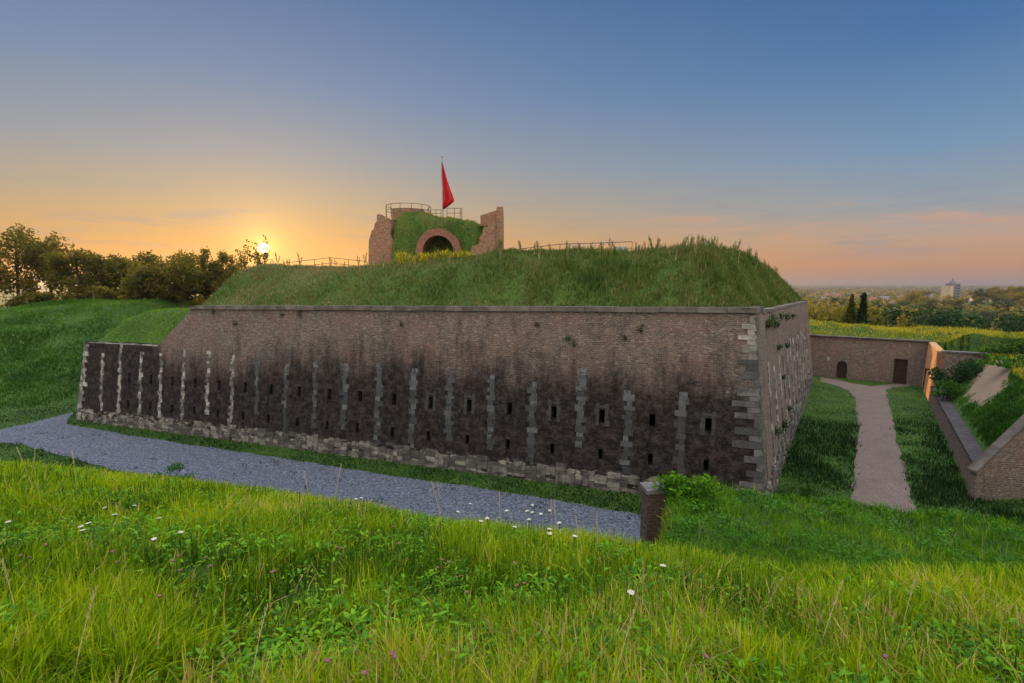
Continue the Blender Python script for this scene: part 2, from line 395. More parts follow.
# ------------------------------------------------------------------ the fort's plan
def unit(a): return np.array([math.cos(math.radians(a)),math.sin(math.radians(a))])
A=np.array([12.40,23.90]); U1=unit(160.65); U2=unit(56.9)
B=A+39.45*U1; E=A+40.5*U2; Dv=E+38*unit(128.1); Cv=B+38*unit(92.1)
G=A+50.7*U1                                     # end of the lower wall
PENT=[A,E,Dv,Cv,B]                              # counter-clockwise
ZT=[9.62,9.12,9.15,9.15,9.2]
BAT=.114
def inset(poly,d):
    """convex ccw polygon moved inwards by d (number or one per edge)"""
    n=len(poly); ds=d if hasattr(d,'__len__') else [d]*n; out=[]
    for i in range(n):
        p0,p1,p2=poly[i-1],poly[i],poly[(i+1)%n]; e1=(p1-p0)/np.linalg.norm(p1-p0); e2=(p2-p1)/np.linalg.norm(p2-p1)
        n1=np.array([-e1[1],e1[0]]);n2=np.array([-e2[1],e2[0]])
        q1=p1+n1*ds[i-1]; q2=p1+n2*ds[i]; Mx=np.array([[e1[0],-e2[0]],[e1[1],-e2[1]]])
        k=np.linalg.solve(Mx,q2-q1); out.append(q1+e1*k[0])
    return out
CEN=sum(PENT)/5
def dist_pent(x,y):
    """signed distance outside the pentagon (positive outside)"""
    r=np.full(np.shape(x),-1e9)
    for i in range(5):
        p0,p1=PENT[i],PENT[(i+1)%5]; e=(p1-p0)/np.linalg.norm(p1-p0); r=np.maximum(r,(x-p0[0])*e[1]-(y-p0[1])*e[0])
    return r

# ------------------------------------------------------------------ ground
L0=np.array([23.75,25.3]); LD=unit(54.9); LN=np.array([LD[1],-LD[0]])      # low wall line, its right-hand normal
R1=L0+35.9*LD; R0=R1+unit(141.5)*18                                         # gate wall
WD=(R1-R0)/np.linalg.norm(R1-R0); WN=np.array([-WD[1],WD[0]])              # WN points away from the camera
def smin(a,b,k): h=np.clip(.5+.5*(b-a)/k,0,1); return b*(1-h)+a*h-k*h*(1-h)
def smax(a,b,k): return -smin(-a,-b,k)
def height(x,y):
    x=np.asarray(x,dtype=float); y=np.asarray(y,dtype=float)
    n_big=vnoise(x,y,6,1)-.5; n_s=vnoise(x,y,1.3,2)-.5
    # the hill in front, where the camera stands
    u=np.clip(x/np.maximum(y,3.0),-1.3,1.3)
    up=[-1.3,-1,-.6,-.35,-.1,.1,.27,.6,1.3]
    L=np.interp(u,up,[16,14.5,12,10,8,7,6.3,6,6])
    sv=np.interp(u,up,[.345,.36,.40,.435,.485,.510,.530,.570,.58])
    zl=11-sv*L; s1=(9.4-zl)/L; s2=np.interp(u,up,[.42,.45,.5,.6,.7,.75,.8,.8,.8])
    F=smin(9.4-s1*np.maximum(y,-4),zl-s2*(y-L),1.1)+ .35*n_big*sstep(2,6,y)+.12*n_s
    H=smax(F,np.zeros_like(F),.25)
    # terrace held by the brick wall end, right of centre
    T=smin(4.65-.10*(x-4.5)-.05*(y-9),4.3-.11*(x-4.5)-1.35*(y-16.7),.4)+.25*n_s+.35*n_big
    msk=(x-.308*y>.05)
    H=np.where(msk,np.maximum(H,np.maximum(T,0)),H)
    flat=H<.05
    # bank on the far side of the ditch, left
    q=np.clip(np.minimum((y-43.5-.12*(x+43))/34,(-42.5-x)/11),0,1)
    bank=8.6*(q*.55+.45*sstep(0,1,q)); bank=bank+.9*n_big*sstep(0,.3,q)*(1-.6*q)
    H=np.maximum(H,bank)
    # outer bank round the back
    dp=dist_pent(x,y)
    H=np.maximum(H,2.4*sstep(11,20,dp)*sstep(60,72,y)*sstep(32,18,x))
    # land right of the low wall
    s=(x-L0[0])*LN[0]+(y-L0[1])*LN[1]; t=(x-L0[0])*LD[0]+(y-L0[1])*LD[1]
    lowland=np.clip(1.25+1.05*(s-.6)+.5*n_big*sstep(1,3,s),1.2,4.75+.4*n_big)
    H=np.where((s>.35)&((y-25.45)-(x-23.6)*.105>.0)&(t<27.3),np.maximum(H,lowland),H)
    s2_=(x-R1[0])*WN[0]+(y-R1[1])*WN[1]
    rav=4.80+1.0*sstep(.8,4.5,np.maximum(s,s2_))*(1-sstep(9,16,s2_))*(.7+1.5*(vnoise(x,y,3.2,15,2)-.4))*np.where(s>9,.35,1)
    land=((s>.62)&(t>=27.3)&(s2_>.0)&(t<40))|((s2_>.8)&(s>.6)&(t>=27.3))|((s2_>.8)&(t>=33)&(s>-24))
    land=land&(x>35.7+.15*(y-61))
    H=np.where(land,np.maximum(H,rav),H)
    # the land falls away into the valley
    r=np.hypot(x-2,y-57); r0=np.where(x<0,np.where(y<40,200,62),52)
    k=sstep(0,1,np.clip((np.where(y<20,0,r-r0))/np.where(x<0,170,62),0,1))
    V=-34+9*(vnoise(x,y,500,5,3)-.5)+27*np.exp(-((x-560)**2+(y-560)**2)/(2*150**2))+np.clip((np.hypot(x,y)-5000)/4000,0,1)*22
    far=sstep(150,400,np.hypot(x,y))
    k=np.maximum(k,far)
    return H*(1-k)+V*k
def axis(a,b,step,far,g=1.22):
    c=list(np.arange(a,b+1e-6,step)); d=step
    while c[-1]<far: d*=g; c.append(c[-1]+d)
    d=step; lo=[a]
    while lo[-1]>-far: d*=g; lo.append(lo[-1]-d)
    return np.array(lo[::-1][:-1]+c)
X=axis(-66,60,.36,8300); Y=axis(-3,92,.36,8300)
gx,gy=np.meshgrid(X,Y); gz=height(gx,gy)
GV=np.stack([gx.ravel(),gy.ravel(),gz.ravel()],1); nx=len(X); ny=len(Y)
ii,jj=np.meshgrid(np.arange(nx-1),np.arange(ny-1)); k0=(jj*nx+ii).ravel()
GF=np.stack([k0,k0+1,k0+nx+1,k0+nx],1)
ground=np_mesh('ground',GV,GF,M['ground'],smooth=True); tag(ground,'grassy ground of the ditch, banks and valley',kind='structure')

# gravel strip and brown path: thin sheets on the ditch floor
def sheet(name,poly,z,mat,label):
    m=MB(); pts=[]
    n=len(poly)
    for i in range(n):                      # uneven natural edge
        p=np.array(poly[i][:2]); q=np.array(poly[(i+1)%n][:2]); L=np.linalg.norm(q-p); k=max(1,int(L/.5))
        for j in range(k):
            r=p+(q-p)*j/k; a=.28*(vnoise(r[0],r[1],.9,33,3)-.5); b=.28*(vnoise(r[0]+70,r[1],.9,34,3)-.5)
            pts.append((r[0]+a*1.6,r[1]+b*1.6,z))
    import bmesh
    bm=bmesh.new(); f=bm.faces.new([bm.verts.new(p) for p in pts]); bmesh.ops.triangulate(bm,faces=[f])
    bmesh.ops.recalc_face_normals(bm,faces=bm.faces)
    me=bpy.data.meshes.new(name); bm.to_mesh(me); bm.free(); me.materials.append(mat)
    if me.polygons[0].normal.z<0: me.flip_normals()
    return tag(link(name,me),label,kind='structure')
gp=[P(74,412,0),P(66,424,0),P(120,434,0),P(190,445,0),P(262,456,0),P(330,466,0),P(400,477,0),P(470,487,0),P(560,501,0),P(650,517,0)]
GRAVEL=[p[:2] for p in gp]+[(6.5,19.5),(4,19),(-3,20.5),(-9,22.5),(-14,24.6),(-20,27.6),(-27,31),(-34,34.4),(-45,36),(-60,38),(-60,41.5),(-47,40.6),P(0,430,0)[:2],P(35,422,0)[:2]]
sheet('gravel_path',GRAVEL,.03,M['gravel'],'blue grey gravel path in the ditch')
pr=[P(820,377,0),P(822,382,0),P(838,386.5,0),P(849,391,0),P(854.5,398,0),P(857.5,415,0),P(858,432,0),P(855,460,0),P(851,505,0)]
pq=[P(915,505,0),P(905,470,0),P(896,432,0),P(889,405,0),P(886.5,390,0),P(893,387.5,0),P(912,386.5,0),P(909,385,0),P(893,384,0),P(872,386.5,0),P(853,384,0),P(838,380,0)]
PATH=[p[:2] for p in pr]+[(15.3,20),(17.7,20)]+[p[:2] for p in pq]
sheet('path',PATH,.03,M['path'],'brown footpath along the ditch')

# ------------------------------------------------------------------ the fort
fort=empty('fort',(A[0],A[1],0)); tag(fort,'huge angular brick fort with pale stone strips, loopholes and grass on top','fort')
fi=Matrix.Translation((-A[0],-A[1],0))
def fbuild(mb,name,mat,par=None,smooth=False):
    mb.v=[(p[0]-A[0],p[1]-A[1],p[2]) for p in mb.v] if par is None or par is fort else mb.v
    return mb.build(name,mat,par or fort,smooth)
NIN1=np.array([-U1[1],U1[0]])*-1                 # inward normal of the front (A->B runs left)
if np.dot(NIN1,CEN-A)<0: NIN1=-NIN1
NIN2=np.array([-U2[1],U2[0]])
if np.dot(NIN2,CEN-A)<0: NIN2=-NIN2
def front(s,z,off=0.0):  # point on the battered front face; off>0 = proud of it
    p=A+U1*s+NIN1*(BAT*max(z,0)-off); return (p[0],p[1],z)
def side(s,z,off=0.0):
    p=A+U2*s+NIN2*(BAT*max(z,0)-off); return (p[0],p[1],z)
# where the two battered faces meet: shift along each face
ck=math.tan(math.radians(90-54))
def top_f(s):
    return float(np.interp(s,[0,38.4,41.8,52],[9.62,9.20,6.32,6.30]))
def top_s(s): return float(np.interp(s,[0,40.5],[9.62,9.12]))
PX=[0,0]
# the pale strips stand at a steady spacing; loopholes between them
strip_px=[102,119.6,140.6,160.5,183,207.6,231.8,257,285.6,314.6,344.5,378,413,449,490.5,532,580,627,681]
def s_at(px,z):
    # invert projection along the front face
    lo,hi=-5,60
    for _ in range(50):
        m=(lo+hi)/2; p=front(m,z); D=p[1]*math.cos(PITCH)-(p[2]-11)*math.sin(PITCH); q=512+512*p[0]/D
        if q>px: lo=m
        else: hi=m
    return (lo+hi)/2
strips=[s_at(p,3.4) for p in strip_px][::-1]
print('strips',[round(b-a,2) for a,b in zip(strips,strips[1:])],strips[0],strips[-1])
holes_u=[s_at(p,3.5) for p in (129,151,172,195,219,245,271,299,329,360,394,430.5,469,509,553.6,601.6,652,708)]
holes_l=[s_at(p,1.7) for p in (128,150,172,194,217.5,243,268,297,326.5,357,392,428,467,507.5,552,600,650,706)]
def wall_mesh(fn,smax_,top,holes,corner0,corner1,uvoff=0,thick=.9,holedepth=.55):
    """battered wall with real openings. holes=(s,z0,z1,w)"""
    m=MB(); bs={0.0,smax_}
    for i in range(1,int(smax_/.9)): bs.add(i*.9)
    for b_ in (38.4,41.8):
        if b_<smax_: bs.add(b_)
    hs=[]
    for (s,z0,z1,w_) in holes:
        hs.append((s-w_/2,s+w_/2,z0,z1)); 
    for h in hs:
        bs={b for b in bs if not (h[0]-.12<b<h[1]+.12) or b in (0.0,smax_,38.4,41.8)}
    for h in hs: bs|={h[0],h[1]}
    bs=sorted(bs)
    def pt(s,z,off=0):
        # clip to the mitred corners
        lo=corner0*BAT*max(z,0); hi=smax_-corner1*BAT*max(z,0)
        return fn(min(max(s,lo),hi),z,off)
    for a,b in zip(bs,bs[1:]):
        hh=sorted([h for h in hs if h[0]<=a+1e-6 and h[1]>=b-1e-6],key=lambda h:h[2])
        za=[-.4]; segs=[]
        z=-.4
        for h in hh: segs.append((z,h[2])); z=h[3]
        segs.append((z,None))
        for z0,z1 in segs:
            zz=[z0]; 
            if z1 is None:
                ta,tb=top(a),top(b); n=6
                for k in range(n):
                    f0,f1=k/n,(k+1)/n
                    q=[(a,z0+(ta-z0)*f0),(b,z0+(tb-z0)*f0),(b,z0+(tb-z0)*f1),(a,z0+(ta-z0)*f1)]
                    m.add([pt(*p) for p in q],[(0,1,2,3)],.5,[(p[0]+uvoff,p[1]) for p in q])
            else:
                q=[(a,z0),(b,z0),(b,z1),(a,z1)]; m.add([pt(*p) for p in q],[(0,1,2,3)],.5,[(p[0]+uvoff,p[1]) for p in q])
    for (a,b,z0,z1) in hs:     # reveals
        for q in ([(a,z0),(a,z1)],[(b,z1),(b,z0)],[(a,z1),(b,z1)],[(b,z0),(a,z0)]):
            v=[fn(q[0][0],q[0][1]),fn(q[1][0],q[1][1]),fn(q[1][0],q[1][1],-holedepth),fn(q[0][0],q[0][1],-holedepth)]
            m.add(v,[(0,1,2,3)],.5,[(q[0][0]+uvoff,q[0][1]),(q[1][0]+uvoff,q[1][1]),(q[1][0]+uvoff+.4,q[1][1]),(q[0][0]+uvoff+.4,q[0][1])])
    # top of the wall
    for a,b in zip(bs,bs[1:]):
        v=[pt(a,top(a)),pt(b,top(b)),pt(b,top(b),-thick),pt(a,top(a),-thick)]
        m.add(v,[(0,1,2,3)],.5,[(a,0),(b,0),(b,thick),(a,thick)])
    return m
HU=[(s,3.90-.003*s-.36,3.90-.003*s+.36,.30) for s in holes_u]
HL=[(s,1.88-.003*s-.30,1.88-.003*s+.30,.22) for s in holes_l]
mcorner=1/math.tan(math.radians(51.9))            # mitre per unit of batter
fm=wall_mesh(front,50.7,top_f,HU+HL,mcorner,1.0)
fbuild(fm,'front_wall',M['fort_brick'])
SH=[(1.15,3.6,4.5,.34),(1.0,1.5,2.1,.25)]+[(4.6+2.35*i,3.4,4.1,.25) for i in range(13)]
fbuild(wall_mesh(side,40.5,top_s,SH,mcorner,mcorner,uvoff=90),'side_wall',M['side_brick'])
# rear faces, the return beside the lower wall and its end wall: plain battered brick
def plain_wall(p0,p1,z0,z1,inn,th=.9,uv0=0,m0=0.0,m1=0.0):
    m=MB(); p0=np.array(p0);p1=np.array(p1);L=np.linalg.norm(p1-p0)
    for k in range(8):
        f0,f1=k/8,(k+1)/8
        for h in range(5):
            g0,g1=h/5,(h+1)/5; q=[]
            for f,g in ((f0,g0),(f1,g0),(f1,g1),(f0,g1)):
                zt=z0+(z1-z0)*f; z=-.4+(zt+.4)*g; pp=p0+(p1-p0)*f+inn*BAT*max(z,0)+(p1-p0)/L*BAT*max(z,0)*(m0*(f==0)-m1*(f==1)); q.append(((pp[0],pp[1],z),(uv0+L*f,z)))
            m.add([a for a,_ in q],[(0,1,2,3)],.5,[b for _,b in q])
        q=[]
        for f,o in ((f0,0),(f1,0),(f1,th),(f0,th)):
            zt=z0+(z1-z0)*f; pp=p0+(p1-p0)*f+inn*(BAT*zt+o)+(p1-p0)/L*BAT*zt*(m0*(f==0)-m1*(f==1)); q.append((pp[0],pp[1],zt))
        m.add(q,[(0,1,2,3)])
    return m
def inn_of(p,q):
    e=(q-p)/np.linalg.norm(q-p); n=np.array([-e[1],e[0]]); return n if np.dot(n,CEN-p)>0 else -n
wm=plain_wall(E,Dv,9.25,9.3,inn_of(E,Dv),m0=mcorner,m1=mcorner); 
fbuild(wm,'rear_wall',M['side_brick']); fbuild(plain_wall(Dv,Cv,9.3,9.3,inn_of(Dv,Cv),m0=mcorner,m1=mcorner),'rear_wall',M['side_brick'])
fbuild(plain_wall(Cv,B+unit(92.1)*.05,9.3,9.33,inn_of(Cv,B),m0=mcorner,m1=1.12),'rear_wall',M['side_brick'])
GE=G+unit(92.1)*17
fbuild(plain_wall(G,GE,6.35,6.35,np.array([.999,.035]),m0=1.0),'end_wall',M['fort_brick'])
# stone strips: stacked blocks, alternately wide and narrow, a little proud of the brick
def block(m,fn,s0,s1,z0,z1,off,tint):
    v=[fn(s0,z0,off),fn(s1,z0,off),fn(s1,z1,off),fn(s0,z1,off),fn(s0,z0,-.1),fn(s1,z0,-.1),fn(s1,z1,-.1),fn(s0,z1,-.1)]
    m.add(v,[(0,1,2,3),(5,4,7,6),(1,5,6,2),(4,0,3,7),(3,2,6,7),(4,5,1,0)],tint)
for i,s in enumerate(strips):
    m=MB(); z=1.0+(random.uniform(.3,1.3) if random.random()<.3 else 0); k=i; zt=5.85+random.uniform(-.55,.4)- (.15 if s>40 else 0)
    left=s>33
    while z<zt:
        h=random.uniform(.17,.36); wd=(.56 if k%2 else .36)*random.uniform(.75,1.2)*(.66 if s>25 else .95)
        tt=random.random()**(1.0 if left else 2.6)*(1 if left else .75)+(.25 if (not left and z>zt-1.2) else 0); 
        if z+h>zt: tt=max(tt,.7)
        if True:
            c=s+random.uniform(-.09,.09); block(m,front,c-wd/2,c+wd/2,z,z+h-.004,.02+random.uniform(0,.025),tt)
        z+=h; k+=1
    m2=fbuild(m,'stone_strip',M['strip_light'] if left else M['strip'])
# foot block under each strip and the plinth of rough pale stone
def plinth(fn,smax_,hfn,step=.42):
    m=MB(); s=.0
    while s<smax_:
        w_=random.uniform(.3,.75); z=-.3; top_=hfn(s)+random.uniform(-.15,.2)
        while z<top_:
            h=random.uniform(.16,.30)
            if random.random()>.12: block(m,fn,s+.012,min(s+w_,smax_)-.012,z,z+h-.02,.03+random.uniform(0,.07),random.random()**1.4)
            z+=h
        s+=w_
    return m
fbuild(plinth(front,50.6,lambda s:float(np.interp(s,[0,20,32,51],[.75,.85,.8,.45]))),'plinth',M['plinth'])
fbuild(plinth(side,40.3,lambda s:float(np.interp(s,[0,10,37],[.8,1.5,1.6]))),'plinth',M['plinth'])
# surrounds of the upper loopholes
for i,(s,z0,z1,w_) in enumerate(HU):
    if s>20 or i%3==1: continue
    m=MB()
    for sgn in (-1,1):
        z=z0-.12
        while z<z1+.1:
            h=.30; wd=random.uniform(.14,.26); c0=s+sgn*(w_/2+.01); c1=c0+sgn*wd
            block(m,front,min(c0,c1),max(c0,c1),z,z+h-.02,.012,random.random()*.35); z+=h
    block(m,front,s-w_/2-.2,s+w_/2+.2,z1+.1+.02,z1+.24,.014,random.random()*.25)
    fbuild(m,'loophole_frame',M['frame'])
# corner quoins (front side dark above, pale near the top)
def quoin(fn,z0,z1,mat,dirn,seed,wide=.9,narrow=.5,s_off=lambda z:0,par=None):
    m=MB(); z=z0; k=0
    while z<z1:
        h=random.uniform(.32,.42); w_=(wide if k%2 else narrow)*random.uniform(.6,1.15); h*=random.uniform(.7,1.1); a=s_off(z)
        block(m,fn,a,a+dirn*w_,z,min(z+h,z1)-.02,.03+.01*(k%2),random.random()); z+=h; k+=1
    return fbuild(m,'quoins',mat)
cz=lambda z:mcorner*BAT*z-.02
quoin(front,.0,7.3,M['quoin'],1,1,1.25,.55,cz); quoin(front,7.3,9.45,M['quoin_light'],1,2,.75,.4,cz)
quoin(side,.0,9.45,M['quoin'],1,3,.7,.4,cz)
quoin(front,0,6.2,M['strip_light'],-1,4,.8,.45,lambda z:50.7-BAT*z+.02)
# side wall: long pale streaked pilasters
for i in range(13):
    m=MB(); s=4.0+i*2.55+random.uniform(-.1,.1); z=1.2; zt=random.uniform(6.0,6.9)
    while z<zt:
        h=random.uniform(.3,.42); wd=random.uniform(.34,.6)
        block(m,side,s-wd/2,s+wd/2,z,z+h-.004,.04+random.uniform(0,.03),random.random()); z+=h
    fbuild(m,'stone_strip',M['strip_light'])
# coping
def coping(fn,s0,s1,top,mat,p=.14,h=.26):
    m=MB(); s=s0
    while s<s1-.01:
        w_=min(random.uniform(1.1,1.9),s1-s); e=s+w_; dzv=random.uniform(-.015,.015)
        a,b=top(s)+dzv,top(e)+dzv
        def q(ss,zz,o): 
            r=fn(ss,min(zz,20),o); return (r[0],r[1],zz)
        v=[q(s+.012,a+.0,p),q(e-.012,b,p),q(e-.012,b+h,p-.03),q(s+.012,a+h,p-.03),q(s+.012,a,-.75),q(e-.012,b,-.75),q(e-.012,b+h,-.75),q(s+.012,a+h,-.75)]
        m.add(v,[(0,1,2,3),(5,4,7,6),(1,5,6,2),(4,0,3,7),(3,2,6,7),(4,5,1,0)]); s=e
    return m
fbuild(coping(front,.95,38.5,lambda s:top_f(s)-.02,M['coping']),'coping',M['coping'])
fbuild(coping(side,.6,3.4,lambda s:top_s(s)-.02,M['coping'],.12),'coping',M['coping'])
fbuild(coping(side,3.42,40.4,lambda s:top_s(s)-.16,M['coping'],.05,.16),'coping',M['coping'])
# earth body on top
def crest(p): return float(np.interp(np.dot(np.array(p)-A,U1),[-6,2,12,20,32],[1.0,1.02,.93,.86,.84]))
def fort_earth():
    rings=[.45,.9,1.6,2.4,3.2,4.0,4.7,5.4,6.2,7.5,10,14,20]; prof=[-.02,.25,.95,1.8,2.5,3.05,3.4,3.65,3.8,3.85,3.8,3.7,3.6]
    NE=64; V=[]; 
    for r,h in zip(rings,prof):
        poly=inset(PENT,[.45+(r-.45)*q+BAT*9.4 for q in ((.72,1,1,.55,1) if r<7 else (.9,1,1,.8,1))])
        for i in range(5):
            p0,p1=poly[i],poly[(i+1)%5]; za,zb=ZT[i],ZT[(i+1)%5]
            for k in range(NE):
                f=k/NE; p=p0+(p1-p0)*f; n=float(vnoise(p[0],p[1],2.6,11)-.5)*1.0+float(vnoise(p[0],p[1],9,12,2)-.5)*.9
                V.append((p[0],p[1],za+(zb-za)*f+h*crest(p)+n*min(1,max(0,h)/1.5)))
    n=5*NE; V.append((CEN[0],CEN[1],13.0)); c=len(V)-1; F=[]
    for r in range(len(rings)-1):
        for k in range(n): F.append((r*n+k,r*n+(k+1)%n,(r+1)*n+(k+1)%n,(r+1)*n+k))
    for k in range(n): F.append(((len(rings)-1)*n+k,(len(rings)-1)*n+(k+1)%n,c,c))
    return np.array(V),np.array(F)
EV,EF=fort_earth()
em=bpy.data.meshes.new('earthwork'); em.from_pydata(EV.tolist(),[],[tuple(dict.fromkeys(f)) for f in EF.tolist()]); em.materials.append(M['ground'])
em.polygons.foreach_set('use_smooth',[True]*len(em.polygons))
eo=link('earthwork',em,fort); eo.location=(-A[0],-A[1],0)
def dome_z(s,t):
    b=6.24; k=sstep(.4,3.0,t)
    prof=np.interp(s,[38.3,40.8,43.4,46.5,49.1,50.6],[3.3,2.85,2.75,2.5,1.75,.3])
    return b+prof*k*(1.0+.25*(vnoise(s,t,2.5,14)-.5))*np.where(t>12,np.clip((17-t)/5,0,1),1)
ds,dt=np.meshgrid(np.linspace(37.6,50.1,50),np.linspace(.75,17,50))
dpx=A[0]+U1[0]*ds+NIN1[0]*(dt+BAT*6.3); dpy=A[1]+U1[1]*ds+NIN1[1]*(dt+BAT*6.3); dpz=dome_z(ds,dt)
DV=np.stack([dpx.ravel(),dpy.ravel(),dpz.ravel()],1); k0=(np.arange(49)[:,None]*50+np.arange(49)[None]).ravel()
DF=np.stack([k0,k0+50,k0+51,k0+1],1)
do=np_mesh('earthwork',DV,DF,M['ground'],parent=fort,smooth=True); do.location=(-A[0],-A[1],0)
exec_after=[]

# ------------------------------------------------------------------ low ditch wall, gate wall, brick wall ends
def slab(m,p0,p1,th,z0a,z1a,z0b=None,z1b=None,side_=1,uv0=0,bat=0.0):
    """upright wall from p0 to p1; thickness th towards side_ of the direction; brick UVs in metres"""
    p0=np.array(p0,float);p1=np.array(p1,float);z0b=z0a if z0b is None else z0b;z1b=z1a if z1b is None else z1b
    e=(p1-p0);L=np.linalg.norm(e);e/=L;n=np.array([e[1],-e[0]])*side_
    q=[]
    for p,z0,z1 in ((p0,z0a,z1a),(p1,z0b,z1b)):
        o=n*bat*(z1-z0)
        q.append([(*p,z0),(*(p+o),z1),(*(p+n*th),z0),(*(p+n*th),z1)])
    a,b=q
    m.add([a[0],b[0],b[1],a[1]],[(0,1,2,3)],.5,[(uv0,a[0][2]),(uv0+L,b[0][2]),(uv0+L,b[1][2]),(uv0,a[1][2])])
    m.add([b[2],a[2],a[3],b[3]],[(0,1,2,3)],.5,[(uv0,0),(uv0+L,0),(uv0+L,z1a),(uv0,z1a)])
    m.add([a[1],b[1],b[3],a[3]],[(0,1,2,3)],.5,[(uv0,0),(uv0+L,0),(uv0+L,th),(uv0,th)])
    m.add([a[2],a[0],a[1],a[3]],[(0,1,2,3)],.5,[(0,z0a),(th,z0a),(th,z1a),(0,z1a)])
    m.add([b[0],b[2],b[3],b[1]],[(0,1,2,3)],.5,[(0,z0b),(th,z0b),(th,z1b),(0,z1b)])
    m.add([a[2],b[2],b[0],a[0]],[(0,1,2,3)])
    return m
def shifted(m,name,mat,root):
    o=m.build(name,mat,root); o.location=(-root.location[0],-root.location[1],-root.location[2]); return o
lw=empty('ditch_wall',(L0[0],L0[1],0)); tag(lw,'low brick retaining wall with dark flat coping along the ditch right of the footpath','wall')
m=MB()
for k in range(9): slab(m,L0+LD*3*k,L0+LD*3*(k+1),.7,-.3,1.32,uv0=k*3,bat=.10)
shifted(m,'wall',M['brick'],lw)
m=MB()
for k in range(18):
    p=L0+LD*(1.46*k+.75+.62)+LN*.47; m.box((p[0],p[1],1.41),(1.48,.82,.16+.01*(k%2)),math.atan2(LD[1],LD[0]))
shifted(m,'coping',M['dark_cap'],lw)
# gable-like wall end at the near end of the low wall
gw=empty('stepped_wall',(L0[0],L0[1],0)); tag(gw,'short brick wall with steeply sloping top at the near end of the low ditch wall','wall')
gd=unit(6); q0=L0-LD*.25
m=MB(); slab(m,q0,q0+gd*3.9,.36,-.4,1.45,-.4,5.2,side_=-1,uv0=0); slab(m,q0+gd*3.9,q0+gd*11,.36,-.4,5.2,-.4,5.2,side_=-1,uv0=3.9); shifted(m,'wall',M['brick'],gw)
m=MB()
c0=np.array([*(q0-gd*.1),1.46]); c1=np.array([*(q0+gd*3.9),5.21]); n2=np.array([-gd[1],gd[0]])
def cap_run(m,c0,c1):
    off=np.array([n2[0],n2[1],0]); up_=np.array([0,0,.13]); a=c0-off*.08; b=c1-off*.08; a2=c0+off*.42; b2=c1+off*.42
    m.add([a,b,b2,a2,a+up_,b+up_,b2+up_,a2+up_],[(3,2,1,0),(4,5,6,7),(0,1,5,4),(1,2,6,5),(2,3,7,6),(3,0,4,7)])
cap_run(m,c0,c1); cap_run(m,c1+np.array([gd[0]*.01,gd[1]*.01,0]),np.array([*(q0+gd*11),5.21])); shifted(m,'coping',M['coping'],gw)

# gate wall with two doors
gate=empty('gate_wall',(R1[0],R1[1],0)); tag(gate,'brown brick wall with arched door and tall rectangular door at the far end of the ditch','wall')
LW=np.linalg.norm(R1-R0); 
def gs(px,z=0):    # distance along the wall for a photo column
    best=min(np.linspace(0,LW,1200),key=lambda s:abs((lambda p:512+512*p[0]/(p[1]*math.cos(PITCH)-(z-11)*math.sin(PITCH)))(R0+WD*s)-px)); return float(best)
s_arch=gs(841.5,1); s_door=gs(900,1.2); print('gate',LW,s_arch,s_door); LW+=.9
def gpt(s,z,off=0):
    p=R0+WD*s+WN*(.05*max(z,0)-off); return (p[0],p[1],z)
def gtop(s): return 4.82
m=MB(); wa=.52; da=.60
SL=float(18-11.6)
cuts=sorted({SL,LW,s_arch-wa,s_arch+wa,s_door-da,s_door+da}|set(np.linspace(s_arch-wa,s_arch+wa,9)))
for a,b in zip(cuts,cuts[1:]):
    mid=(a+b)/2
    def zb(s):
        if s_arch-wa-1e-6<=mid<=s_arch+wa and s_arch-wa-1e-6<=s<=s_arch+wa+1e-6: return 1.5+math.sqrt(max(0,wa*wa-(s-s_arch)**2))
        if s_door-da<mid<s_door+da: return 2.75
        return -.3
    za,zbb=zb(a),zb(b)
    for k in range(5):
        f0,f1=k/5,(k+1)/5
        q=[(a,za+(gtop(a)-za)*f0),(b,zbb+(gtop(b)-zbb)*f0),(b,zbb+(gtop(b)-zbb)*f1),(a,za+(gtop(a)-za)*f1)]
        m.add([gpt(*p) for p in q],[(0,1,2,3)],.5,[(p[0]+20,p[1]) for p in q])
    if zb(mid)>0:    # soffit
        m.add([gpt(a,za),gpt(b,zbb),gpt(b,zbb,-.5),gpt(a,za,-.5)],[(0,1,2,3)],.5,[(0,0),(1,0),(1,.5),(0,.5)])
for s_,h in ((s_arch-wa,1.5),(s_arch+wa,1.5),(s_door-da,2.75),(s_door+da,2.75)):
    m.add([gpt(s_,-.3),gpt(s_,h),gpt(s_,h,-.5),gpt(s_,-.3,-.5)],[(0,1,2,3)],.5,[(0,0),(0,h),(.5,h),(.5,0)])
m.add([gpt(SL,-.3),gpt(SL,4.82),gpt(SL,4.82,-6),gpt(SL,-.3,-6)],[(0,1,2,3)],.5,[(0,0),(0,4.8),(6,4.8),(6,0)])
m.add([gpt(SL,4.82),gpt(LW,4.82),gpt(LW,4.82,-.8),gpt(SL,4.82,-.8)],[(0,1,2,3)],.5,[(0,0),(LW,0),(LW,.8),(0,.8)])
shifted(m,'wall',M['brick'],gate)
m=MB()
for k in range(int((LW-SL)/1.2)):
    a=R0+WD*(SL+1.2*k+.6)+WN*.45; m.box((a[0],a[1],4.87),(1.18,.95,.10+.01*(k%2)),math.atan2(WD[1],WD[0]))
shifted(m,'coping',M['coping'],gate)
